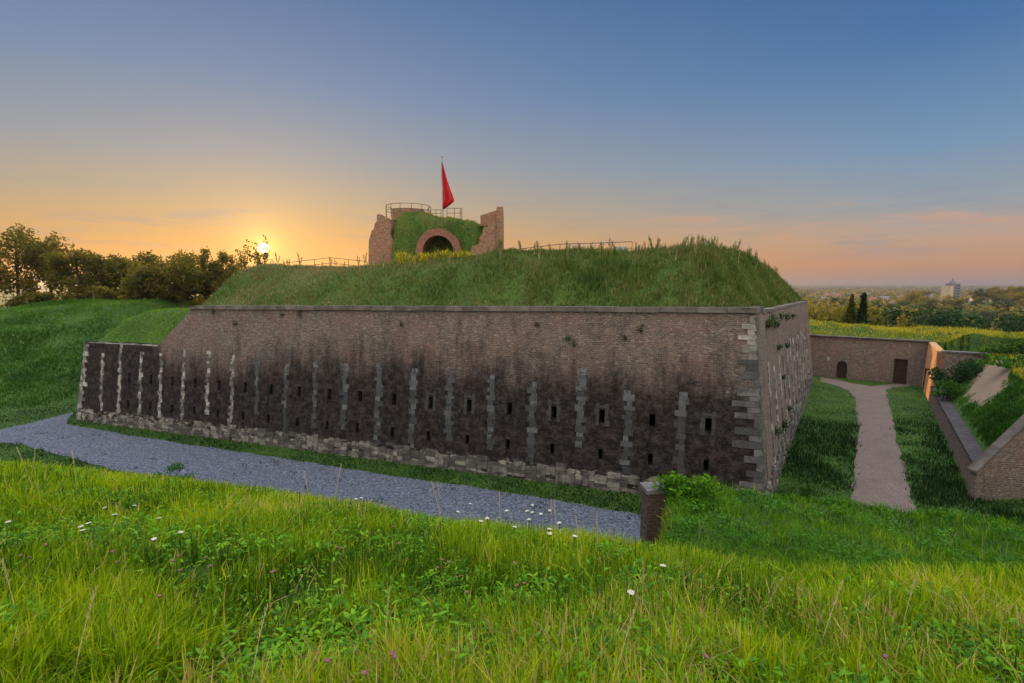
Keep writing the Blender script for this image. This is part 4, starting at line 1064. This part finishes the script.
# grass on the turf roof
RT=tris_of(Vr,Fr); cR=RT.mean(1); RT=RT[(cR[:,2]>tz-.6)]
p=scatter(RT,12000,lambda x,y,z:np.where(y<TY+6,1,.2)); n=len(p)
V,F,T=blades(p,rng.uniform(.08,.3,n),rng.uniform(.04,.08,n),rng.uniform(.1,1,n),rng.random(n)*6.28,np.clip(.5+.5*rng.random(n)+1.2*(vnoise(p[:,0],p[:,2],1.1,93)-.5),0,1),(1,.7,.08))
o=np_mesh('turf',V,F,M['turf_grass'],T,tower); o.location=tuple(-tl); o['kind']='stuff'

# railings
def railing(name,pts,hgt,label,step=1.6,rails=(1.0,.55),r=.025):
    """tubular railing through ground points"""
    root=empty(name,tuple(pts[0])); tag(root,label,'railing'); b0=Vector(pts[0]); L=[Vector(p)-b0 for p in pts]
    for f in rails:
        m=MB(); m.tube([p+Vector((0,0,hgt*f)) for p in L],r,6); m.build('rail',M['metal'],root)
    for a,b in zip(L,L[1:]):
        n=max(1,int(round((b-a).length/step)))
        for k in range(n):
            q=a+(b-a)*k/n; m=MB(); m.tube([q+Vector((0,0,-.3)),q+Vector((0,0,hgt))],r,6); m.build('post',M['metal'],root)
    m=MB(); m.tube([L[-1]+Vector((0,0,-.3)),L[-1]+Vector((0,0,hgt))],r,6); m.build('post',M['metal'],root)
    return root
def circ(c,R,a0,a1,n,z): return [(c[0]+R*math.cos(math.radians(a0+(a1-a0)*k/n)),c[1]+R*math.sin(math.radians(a0+(a1-a0)*k/n)),z) for k in range(n+1)]
railing('railing',circ(dc,2.4,150,400,9,rz1-.75),1.15,'thin metal railing curving round the low brick drum on the tower',1.6,r=.028)
def rz(x,y): return float(roof_z(np.array([x]),np.array([y]))[0])
q=[(TP(426,214,TY+6)[0],TY+6,),(TP(436,214,TY+4.4)[0],TY+4.4),(TP(441,214,TY+4.8)[0],TY+4.8)]
railing('railing',[(a,b,Zp(217,b)-.1) for a,b in q],.85,'short metal railing just left of the flagpole on the tower roof',1.0,r=.028)
q=[(TP(447,214,TY+4.6)[0],TY+4.6),(TP(462,214,TY+4.6)[0],TY+4.6),(TP(460,214,TY+6.5)[0],TY+6.5)]
railing('railing',[(a,b,Zp(218,b)-.1) for a,b in q],1.1,'short metal railing just right of the flagpole on the tower roof',1.0,r=.028)
from mathutils.bvhtree import BVHTree
ebvh=BVHTree.FromPolygons(EV.tolist(),[tuple(dict.fromkeys(f)) for f in EF.tolist()])
def ez(x,y):
    hit=ebvh.ray_cast(Vector((float(x),float(y),40)),Vector((0,0,-1)))
    if hit[0] is not None: return hit[0].z
    d=-dist_pent(x,y)-BAT*9.4; return 9.4+crest((x,y))*float(np.interp(d,[.75,1.6,2.4,3.2,4.0,4.7,5.4,6.2,7.5,20],[0,.95,1.8,2.5,3.05,3.4,3.65,3.8,3.85,3.6]))
railing('railing',[q[:2]+(ez(*q[:2])+.1,) for q in (W(505,250,44),W(560,249,42),W(600,247,40.5),W(632,247,39.3))],1.05,'long metal railing along the rampart crest to the right of the tower',1.7,r=.028)
railing('railing',[q[:2]+(ez(*q[:2])-.05,) for q in (W(284,262,49),W(330,260,48.5),W(367,258,48.5))],1.1,'metal railing along the rampart crest between the sun and the tower',1.5,r=.028)

# flagpole and flag
fpb=TP(443,222,TY+3.2); ztop=float(W(443,157.5,TY+3.2)[2]); fp=empty('flagpole',(fpb[0],fpb[1],fpb[2]-.6)); tag(fp,'tall thin flagpole standing on the tower roof','flagpole')
H_=ztop-(fpb[2]-.6); m=MB(); m.tube([(0,0,0),(0,0,H_*.5),(0,0,H_)],[.07,.06,.035],10); m.build('pole',M['pole'],fp)
m=MB(); m.tube([(0,0,H_),(0,0,H_+.12),(0,0,H_+.2)],[.05,.08,.01],8); m.build('finial',M['pole'],fp)
zf1=float(W(443,162,TY+3.2)[2]); zf0=float(W(443,208.5,TY+3.2)[2]); fh=zf1-zf0
def flagpt(u,v):   # u across the bunched cloth, v down
    wdt=np.interp(v,[0,.15,.4,.65,.82,.93,1],[.10,.30,.62,.98,1.25,.62,.10])
    x=-.12+u*wdt-.04*math.sin(v*5); y=.16*math.sin(u*13+v*3)*(.3+v); return (x+.06,y,zf1-fpb[2]+.6-fh*v-.10*u*v)
m=MB(); m.grid(flagpt,26,30)
base_n=len(m.v); m.grid(lambda u,v:(lambda p:(p[0],p[1]+.012,p[2]))(flagpt(u,v)),26,30)
flag=m.build('flag',M['red'],None,True); flag.location=fp.location; tag(flag,'red flag hanging limp from the flagpole on the tower','flag')

# yellow shrubs before the vault
ysh=[(404,256,1.3),(413,255,1.1),(424,255,1.35),(433,255,1.15),(443,254,1.45),(452,254,1.2),(462,255,1.25)]
ylab=['yellow bushy shrub at the tower foot, left end of the clump','small yellow shrub second from the left end of the clump','tall yellow shrub directly left of the vault mouth','low yellow shrub before the left half of the vault','tallest yellow shrub before the middle of the vault','rounded yellow shrub before the right half of the vault','yellow green shrub at the right end of the clump']
for i,((px,py,s_),lab) in enumerate(zip(ysh,ylab)):
    Y=45.2+random.uniform(-.5,.5); x,y,_=W(px,py,Y); r_=empty('shrub',(x,y,ez(x,y)-.1)); n=420; pz=np.zeros((n,3)); pz[:,0]=rng.normal(0,.33,n);pz[:,1]=rng.normal(0,.3,n);pz[:,2]=rng.random(n)**.8*.85*s_
    az=np.arctan2(pz[:,1],pz[:,0]); V,F,T=blades(pz,rng.uniform(.2,.5,n)*s_,rng.uniform(.06,.13,n),rng.uniform(.1,.7,n),az,rng.random(n),(.3,1,.1)); np_mesh('foliage',V,F,M['broom'],T,r_)
    m=MB()
    for k in range(6): m.tube([(0,0,-.3),(.3*math.cos(k),.3*math.sin(k),.8*s_)],[.02,.01],5)
    m.build('stem',M['stem'],r_); tag(r_,lab,'shrub','yellow shrubs before the vault')

# marker blocks on the rampart
for (px,py,Y,s_,lab) in [(620.5,253,37.0,.9,'larger grey concrete block set in the rampart grass'),(703,247,34.6,.55,'small grey concrete block near the rampart corner')]:
    x,y,z=W(px,py,Y); z=ez(x,y)+.25*s_+.22; m=MB(); m.box((0,0,0),(s_,s_*.7,s_*.85),.2,taper=.93); m.box((0,0,s_*.45),(s_*.8,s_*.5,.06),.2); o=m.build('stone_block',M['concrete']); o.location=(x,y,z-.1); tag(o,lab,'block')

# tall dry weeds on the rampart crest, each a plant
def weed_plant(h,seed,heads=3,mat='straw'):
    r=random.Random(seed); m=MB(); 
    for k in range(heads):
        a=r.uniform(0,6.28); b=r.uniform(.05,.3); top=(b*math.cos(a)*h,b*math.sin(a)*h,h*r.uniform(.75,1)); mid=(top[0]*.4,top[1]*.4,top[2]*.55); m.tube([(0,0,-.1),mid,top],[.014,.011,.006],4)
    hd=MB()
    for k in range(heads):
        pass
    return m
weed_protos=[]
for k in range(4):
    root=empty('dry_weed',(0,0,-200)); r=random.Random(k+50); st=MB(); tops=[]
    for j in range(3):
        a=r.uniform(0,6.28); b=r.uniform(.08,.32); h=r.uniform(.8,1.25); top=(b*math.cos(a)*h,b*math.sin(a)*h,h); st.tube([(0,0,-.1),(top[0]*.35,top[1]*.35,h*.55),top],[.016,.012,.008],4); tops.append(top)
    st.build('stem',M['stem'] if k%2 else M['straw'],root); n=150; ti=rng.integers(0,3,n); tp=np.array(tops)[ti]; f=rng.uniform(.35,1.0,n)
    pz=tp*np.stack([f,f,f],1)*1.0+rng.normal(0,.03,(n,3)); V,F,T=blades(pz,rng.uniform(.06,.16,n),rng.uniform(.02,.05,n),rng.uniform(.3,1.2,n),rng.random(n)*6.28,np.clip(.3+.7*rng.random(n),0,1),(.4,1,.1)); np_mesh('leaves',V,F,M['mound_grass'],T,root); weed_protos.append(root)
used=[False]*4
for i in range(110):
    f=random.random(); edge_r=random.random()<.5
    if edge_r:  s_=random.uniform(1,33); d=random.uniform(2.2,5.0); p=A+U2*s_+NIN2*(d+1.1)
    else: s_=random.uniform(0,24) if random.random()<.8 else random.uniform(24,36); d=random.uniform(4.6,6.6); p=A+U1*s_+NIN1*(d+1.1)
    k=i%4
    if not used[k]: o=weed_protos[k]; used[k]=True
    else: o=copy_tree(weed_protos[k])
    s3=random.uniform(.5,1.0); o.location=(p[0],p[1],ez(p[0],p[1])-.05); o.rotation_euler=(0,0,random.uniform(0,6.28)); o.scale=(s3,)*3
    tag(o,'tall dry weed standing up along the rampart crest','weed','dry weeds on the rampart crest')

# plants growing out of the side wall
wp=[(1.2,9.3,.0),(4.6,8.7,.55),(6.0,8.9,.7),(8.2,8.5,.5),(11.5,8.8,.5),(15,8.6,.55),(9.0,7.0,.35),(14.0,6.6,.35),(20,8.4,.4),(5.3,2.6,.5),(8.8,2.2,.6),(12.5,2.4,.45),(10.5,4.9,.3)]
for i,(s_,z_,r__) in enumerate(wp):
    if r__==0: continue
    c=side(s_,z_,.05); root=empty('wall_plant',c); n=int(380*r__); pz=rng.normal(0,r__*.32,(n,3)); pz[:,2]*=.8; V,F,T=blades(pz,rng.uniform(.08,.24,n),rng.uniform(.03,.07,n),rng.uniform(.5,1.5,n),rng.random(n)*6.28,rng.random(n)*.6,(.3,1,.1)); np_mesh('foliage',V,F,M['ditch_grass'],T,root)
    m=MB(); m.tube([(0,0,-.1),(-.1,0,.05),tuple(-.1*c for c in (1,1,0))],[.02,.015,.01],5); m.build('stem',M['bark'],root)
    tag(root,'small green plant rooted in the brick side wall of the fort','plant','plants growing out of the side wall')
for i,(px,z_) in enumerate([(214,9.0),(402,8.5),(537,8.7),(569,8.0),(574,7.7),(625,8.1),(236,8.2),(283,8.9),(300,9.0),(640,8.6)]):
    c=front(s_at(px,z_),z_,.04); root=empty('wall_plant',c); n=70; pz=rng.normal(0,.10,(n,3)); V,F,T=blades(pz,rng.uniform(.06,.16,n),rng.uniform(.03,.06,n),rng.uniform(.5,1.5,n),rng.random(n)*6.28,rng.random(n)*.6,(.3,1,.1)); np_mesh('foliage',V,F,M['ditch_grass'],T,root)
    tag(root,'little tuft of greenery in the upper front wall of the fort','plant','tufts in the front wall')

# shrubs: on the bank behind the end wall and in front of the slope
def shrub(px,py,Y,r,h,mat,label,n=900,size=.12,grp=None,z=None,seed=3):
    x,y,_=W(px,py,Y); z=float(height(x,y)) if z is None else z; root=empty('shrub',(x,y,z)); V,F,T=leafcloud(crown_lobes(h*.5,r,h*.55,10,seed,rl=.45),n,size,.5); np_mesh('foliage',V,F,mat,T,root)
    m=MB()
    for k in range(5): m.tube([(0,0,-.2),(r*.5*math.cos(k*1.3),r*.5*math.sin(k*1.3),h*.6)],[.04,.015],5)
    m.build('stem',M['bark'],root); tag(root,label,'shrub',grp); return root
shrub(957,383,43.5,2.0,2.4,M['dark_leaves'],'dark green shrub growing against the wing wall above the low wall',1500,.13,seed=4)
shrub(951,398,41.3,1.4,1.5,M['ditch_grass'],'smaller mid green shrub spilling down to the low wall coping',900,.11,seed=5)
shrub(1008,372,44,2.1,1.6,M['ditch_grass'],'green shrub on the bank to the right of the sandy scar',1200,.13,seed=6)
shrub(1000,350,47,2.2,1.1,M['sun_gold_grass'],'low yellow green shrub at the top of the sandy scar',1000,.12,seed=7)
shrub(1016,398,38,2.2,.9,M['bank_grass'],'low green shrub lower on the slope by the picture edge',1000,.12,seed=8)
shrub(170,481,27,1.1,1.0,M['bank_grass'],'leafy green bush at the top of the near slope beside the gravel',900,.09,seed=9)
shrub(125,486,26,.8,.6,M['ditch_grass'],'low dark bush left of the leafy bush on the near slope',500,.09,seed=10)
shrub(690,484,15.3,.9,.85,M['terrace_grass'],'bright green bushy clump right beside the grey capstone',1200,.07,seed=11)

# ------------------------------------------------------------------ meadow flowers, each a plant
def flower_proto(kind,seed):
    r=random.Random(seed); root=empty('wildflower' if kind!='seed' else 'grass_stalk',(0,0,-200)); st=MB(); hd=MB(); h=1.0
    lean=(r.uniform(-.12,.12),r.uniform(-.12,.12))
    pt=lambda f:(lean[0]*f*f,lean[1]*f*f,h*f)
    st.tube([pt(0),pt(.4),pt(.75),pt(1)],[.004,.0035,.003,.002],5)
    if kind=='umbel':
        c=Vector(pt(1))
        for k in range(20):
            a=k*2.4; rr=.036*math.sqrt((k+.5)/20); q=c+Vector((rr*math.cos(a),rr*math.sin(a),.03-.9*rr*rr*2)); st.tube([c-Vector((0,0,.05)),q],[.0015,.001],3,cap=False)
            hd.tube([q+Vector((0,0,-.003)),q+Vector((0,0,.002)),q+Vector((0,0,.005))],[.005,.0075,.002],6)
    elif kind=='knap':
        for j in range(2):
            c=Vector(pt(1))+Vector((.012*j,0,-.006*j))
            hd.tube([c+Vector((0,0,-.012)),c,c+Vector((0,0,.018)),c+Vector((0,0,.03))],[.006,.016,.02,.008],7)
    else:
        for k in range(22):
            f=.72+.28*k/22; c=Vector(pt(f)); a=k*2.4; q=c+Vector((.016*math.cos(a)*(1.6-f),.016*math.sin(a)*(1.6-f),.02)); hd.tube([c,q,q+Vector((0,0,.02))],[.0015,.0035,.001],4)
    st.build('stem',M['stem'] if kind!='seed' else M['straw'],root); hd.build('flower_head' if kind!='seed' else 'seed_head',M['white_petal'] if kind=='umbel' else M['pink_petal'] if kind=='knap' else M['straw'],root)
    return root
def plant_at(px,py,Y,kind,protos,lab,grp,cat):
    """plant whose head shows at the photo position (px,py)"""
    x,y,zh=W(px,py,Y); z=float(height(x,y)); h=max(.28,min(zh-z,.95))
    k=random.randrange(len(protos)); pr2=protos[k]
    if not pr2[1]: o=pr2[0]; pr2[1]=True
    else: o=copy_tree(pr2[0])
    wdt=max(.6,min(.85,h)) if kind!='knap' else .65
    o.location=(x,y,z); o.scale=(wdt,wdt,h); o.rotation_euler=(random.uniform(-.22,.22),random.uniform(-.22,.22),random.uniform(0,6.28)); tag(o,lab,cat,grp); return o
um=[[flower_proto('umbel',i),False] for i in range(3)]; kn=[[flower_proto('knap',i+9),False] for i in range(3)]; se=[[flower_proto('seed',i+20),False] for i in range(3)]
def Yon(px,py,h):   # distance at which a head h above the slope shows at (px,py)
    for Y in np.arange(2.0,16,.05):
        x,y,z=W(px,py,Y)
        if z-float(height(x,y))<h: return float(Y)
    return 9.0
for (px,py) in [(14,519),(93,521),(103,519),(112,510),(122,511),(101,524),(84,535),(155,524),(155,541),(168,535),(352,500),(357,502)]:
    plant_at(px,py,Yon(px,py,.5),'umbel',um,'white umbel flower standing in the grass left of the middle of the slope','white umbels in the near grass','flower')
for (px,py) in [(448,511),(465,506),(478,517),(482,520),(515,514),(519,505),(534,511),(536,515),(546,509),(547,513),(547,522),(561,521),(513,531),(537,530),(541,533),(572,540),(632,576),(662,576)]:
    plant_at(px,py,Yon(px,py,.55),'umbel',um,'white umbel flower at the brow of the slope before the gravel','white umbels along the brow','flower')
for (px,py) in [(59,539),(16,563),(34,554),(127,563),(167,561),(174,561),(178,567),(210,559),(202,565),(286,571),(150,601),(348,547),(388,528),(440,562),(447,566),(429,570),(520,564),(509,585),(518,588),(468,597),(410,645),(403,658),(353,665),(330,662),(286,570),(395,538),(347,541),(905,669),(690,645),(118,548)]:
    plant_at(px,py,Yon(px,py,.42),'knap',kn,'dull pink flower head poking out of the meadow grass','pink flower heads','flower')
for (px,py) in [(30,445),(72,452),(24,438),(128,497),(310,470),(438,470),(443,468),(500,474),(553,500),(560,494),(588,520),(600,516),(954,512),(965,520),(986,522),(950,530),(985,540),(990,516),(700,520),(330,455),(15,560),(60,600),(240,620),(380,590),(560,600),(610,610),(760,560),(640,560),(820,585),(905,575)]:
    plant_at(px,py,min(15,Yon(px,py,.6)),'seed',se,'straw coloured grass stalk with seed head above the meadow','seeding grass stalks','grass stalk')

# ------------------------------------------------------------------ valley on the right: trees, houses, tower block, far wood
def valley_tree_protos():
    out=[]
    for k,(mat,n) in enumerate([(M['valley_leaves'],2600),(M['valley_leaves'],2600),(M['dark_leaves'],3000),(M['valley_leaves'],2200)]):
        t=make_tree('valley_tree',10,5.0,4.6,5.8,26,int(n*1.5),.25,mat,60+k,.22,6,rl=.34); t.location=(0,0,-300); out.append([t,False])
    return out
VP=valley_tree_protos()
def vt(k,px,py_top,Y,h,sx,lab,grp):
    x,y,zt=W(px,py_top,Y); pr2=VP[k]
    if not pr2[1]: o=pr2[0]; pr2[1]=True
    else: o=copy_tree(pr2[0])
    s=h/10; o.location=(x,y,zt-h); o.scale=(s*sx,s*sx,s); o.rotation_euler=(0,0,random.uniform(0,6.28)); tag(o,lab,'tree',grp); return o
vt(0,829,297,95,19,1.15,'broad golden tree rising right behind the far corner of the fort','golden trees in the valley')
vt(1,817,312,90,14,1.0,'shorter golden tree at the foot of the fort corner','golden trees in the valley')
vt(3,845,318,104,11,.9,'small golden tree between the fort and the two dark conifers','golden trees in the valley')
vt(0,881,306,120,17,1.0,'golden tree directly right of the two dark conifers','golden trees in the valley')
vt(1,896,316,100,11,.9,'low golden tree behind the middle of the gate wall','golden trees in the valley')
vt(2,912,308,105,15,1.25,'dark green round tree behind the gate wall, left of the large pair','dark trees behind the gate wall')
vt(2,936,310,110,15,1.3,'dark green round tree below the distant tower block','dark trees behind the gate wall')
vt(2,975,314,92,14,1.25,'left half of the wide dark tree group by the picture edge','dark trees behind the gate wall')
vt(2,995,313,98,15,1.25,'tallest dark tree of the wide group beyond the sunlit bank','dark trees behind the gate wall')
vt(2,1014,324,88,12,1.1,'low dark tree at the right end of the wide group','dark trees behind the gate wall')
vt(3,1035,322,95,12,1.0,'golden tree cut by the picture edge','golden trees in the valley')
# two dark conifers
def conifer(px,ty,Y,h,r,lab,mat):
    x,y,zt=W(px,ty,Y); root=empty('conifer',(x,y,zt-h)); n=1600; f=rng.random(n)**.8; rr=r*(1-f)**.75*(.6+.4*rng.random(n)); a=rng.random(n)*6.28; pz=np.stack([rr*np.cos(a),rr*np.sin(a),h*(.06+.94*f)],1)
    V,F,T=blades(pz,rng.uniform(.3,.8,n),rng.uniform(.15,.35,n),rng.uniform(.3,1,n),a,rng.random(n)*.7,(.5,1,.1)); np_mesh('crown',V,F,mat,T,root); m=MB(); m.tube([(0,0,-1),(0,0,h*.9)],[.25,.05],7); m.build('trunk',M['bark'],root); tag(root,lab,'conifer')
conifer(852,297,84,17,1.7,'narrow brownish conifer, left of the pair behind the gate wall',M['valley_leaves'])
conifer(864,295,83,18,2.0,'slim dark green conifer, right of the pair behind the gate wall',M['dark_leaves'])
# individual trees in the valley
n=0; r9=random.Random(99)
for i in range(215):
    Y=140*math.exp(r9.random()*1.75); px=r9.uniform(800,1090)
    x,y,_=W(px,300,Y); z=float(height(x,y)); h=r9.uniform(9,17)*(1+.15*(Y>300)); yy=project(np.array([x,y,z+h]))[1]
    if abs(px-951)<12 and yy<291: continue
    k=r9.choice([0,1,3,3,0,2]); pr2=VP[k]; o=copy_tree(pr2[0]); s=h/10; s2_=s*r9.uniform(.8,1.15); o.location=(x,y,z-1); o.scale=(s2_,s2_,s); o.rotation_euler=(0,0,r9.uniform(0,6.28))
    tag(o,'leafy tree among many on the wooded valley floor','tree','trees across the valley')
# far-off wood
LOB=[]
nf=2600; Yf=420*np.exp(rng.random(nf)*2.6); pxf=rng.uniform(780,1110,nf); xf=(pxf-512)/512*Yf; keep=vnoise(xf,Yf,260,120,2)>.38
xf=xf[keep];Yf=Yf[keep]; zf=height(xf,Yf); nf=len(xf); per=26; sizef=np.clip(Yf/500,.8,4)
cx_=np.repeat(np.stack([xf,Yf,zf+6],1),per,0); sz=np.repeat(sizef,per); nl2=len(cx_); d=rng.normal(size=(nl2,3)); d/=np.linalg.norm(d,axis=1)[:,None]
pos=cx_+d*np.stack([7*sz,7*sz,5.5*np.sqrt(sz)],1)*(rng.random(nl2)**.4)[:,None]; a=rng.normal(size=(nl2,3)); a/=np.linalg.norm(a,axis=1)[:,None]; b=np.cross(a,rng.normal(size=(nl2,3))); b/=np.linalg.norm(b,axis=1)[:,None]
s=(1.5*sz*rng.uniform(.7,1.4,nl2))[:,None]; V=np.stack([pos-a*s,pos+b*s*.7,pos+a*s,pos-b*s*.7],1).reshape(-1,3); F=(np.arange(nl2)*4)[:,None]+np.arange(4)[None]
o=np_mesh('distant_wood',V,F,M['valley_leaves'],np.repeat(np.clip(np.repeat(rng.random(nf),per)*.6+.4*rng.random(nl2),0,1),4)); tag(o,'far-off woodland fading into haze across the valley',kind='stuff')
# houses
def house_proto(mat,roof,k):
    root=empty('house',(0,0,-400)); m=MB(); m.box((0,0,3),(11,8,6)); m.add([(-5.5,-4,6),(-5.5,4,6),(-5.5,0,9.3)],[(0,1,2)]); m.add([(5.5,-4,6),(5.5,4,6),(5.5,0,9.3)],[(0,1,2)]); m.build('wall',mat,root)
    m=MB()
    for sg in (-1,1): m.add([(-6,sg*4.6,5.6),(6,sg*4.6,5.6),(6,0,9.5),(-6,0,9.5),(-6,sg*4.6,5.85),(6,sg*4.6,5.85),(6,0,9.75),(-6,0,9.75)],[(3,2,1,0),(4,5,6,7),(0,1,5,4),(1,2,6,5),(2,3,7,6),(3,0,4,7)])
    m.build('roof',roof,root)
    for x0 in (-3.4,0,3.4):
        for z0 in (1.6,4.3): m=MB(); m.box((x0,-4.02,z0),(1.2,.08,1.3)); m.build('window',M['glass'],root)
    return [root,False]
HP=[house_proto(M['render_white'],M['roof'],0),house_proto(M['render_cream'],M['roof'],1),house_proto(M['render_white'],M['roof_grey'],2)]
for i in range(46):
    Y=r9.uniform(650,2000); px=r9.choice([r9.uniform(812,935),r9.uniform(812,935),r9.uniform(960,1040)]); x,y,_=W(px,300,Y); z=float(height(x,y)); pr2=HP[i%3]
    if not pr2[1]: o=pr2[0]; pr2[1]=True
    else: o=copy_tree(pr2[0])
    s=r9.uniform(.9,1.6); o.location=(x,y,z+3); o.scale=(s,s,s*1.05); o.rotation_euler=(0,0,r9.uniform(-.6,.6)); tag(o,'pale house of the town far off in the valley','house','houses of the far town')
# tower block with dark stepped top and spire
YB=850; x,y,_=W(950.5,290,YB); zb=float(height(x,y)); tbk=empty('tower_block',(x,y,zb)); tag(tbk,'tall tower with sunlit flank and pointed spire rising over the distant trees','tower')
zt=float(W(950,283.5,YB)[2])-zb
m=MB(); m.box((-5.2,0,zt/2-2),(8,14,zt-4),.35); m.build('sunlit_flank',M['render_cream'],tbk)  # cream box paints in the sunlit side of the tower
m=MB(); m.box((5,2,zt/2),(12,15,zt),.35); m.build('main_block',M['roof_grey'],tbk)
m=MB(); m.box((3,1,zt+1.5),(9,9,4),.35,taper=.6); m.tube([(3,1,zt+3),(3,1,zt+6),(3,1,zt+10)],[2.2,1.3,.2],8); m.build('spire',M['roof_grey'],tbk)
for k in range(9):
    m=MB()
    m.box((5+(7.62*math.sin(.35)),2-7.62*math.cos(.35),zt-4-4.2*k),(10,.3,1.4),.35); m.build('window',M['glass'],tbk)

# ------------------------------------------------------------------ haze: one closed box of thin air
hz=MB(); hz.box((0,0,10),(9000*2,9000*2,130)); hm=bpy.data.materials.new('haze'); hm.use_nodes=True; t=NT(hm.node_tree); t.n.remove(hm.node_tree.nodes['Principled BSDF'])
pv=t.N('ShaderNodeVolumePrincipled'); pv.inputs['Color'].default_value=(.50,.52,.60,1); pv.inputs['Density'].default_value=0.00015; pv.inputs['Anisotropy'].default_value=.6
t.l.new(pv.outputs[0],hm.node_tree.nodes['Material Output'].inputs['Volume'])
HAZE=True
if HAZE:
    ho=hz.build('haze',hm); tag(ho,'thin evening haze over the valley',kind='stuff')
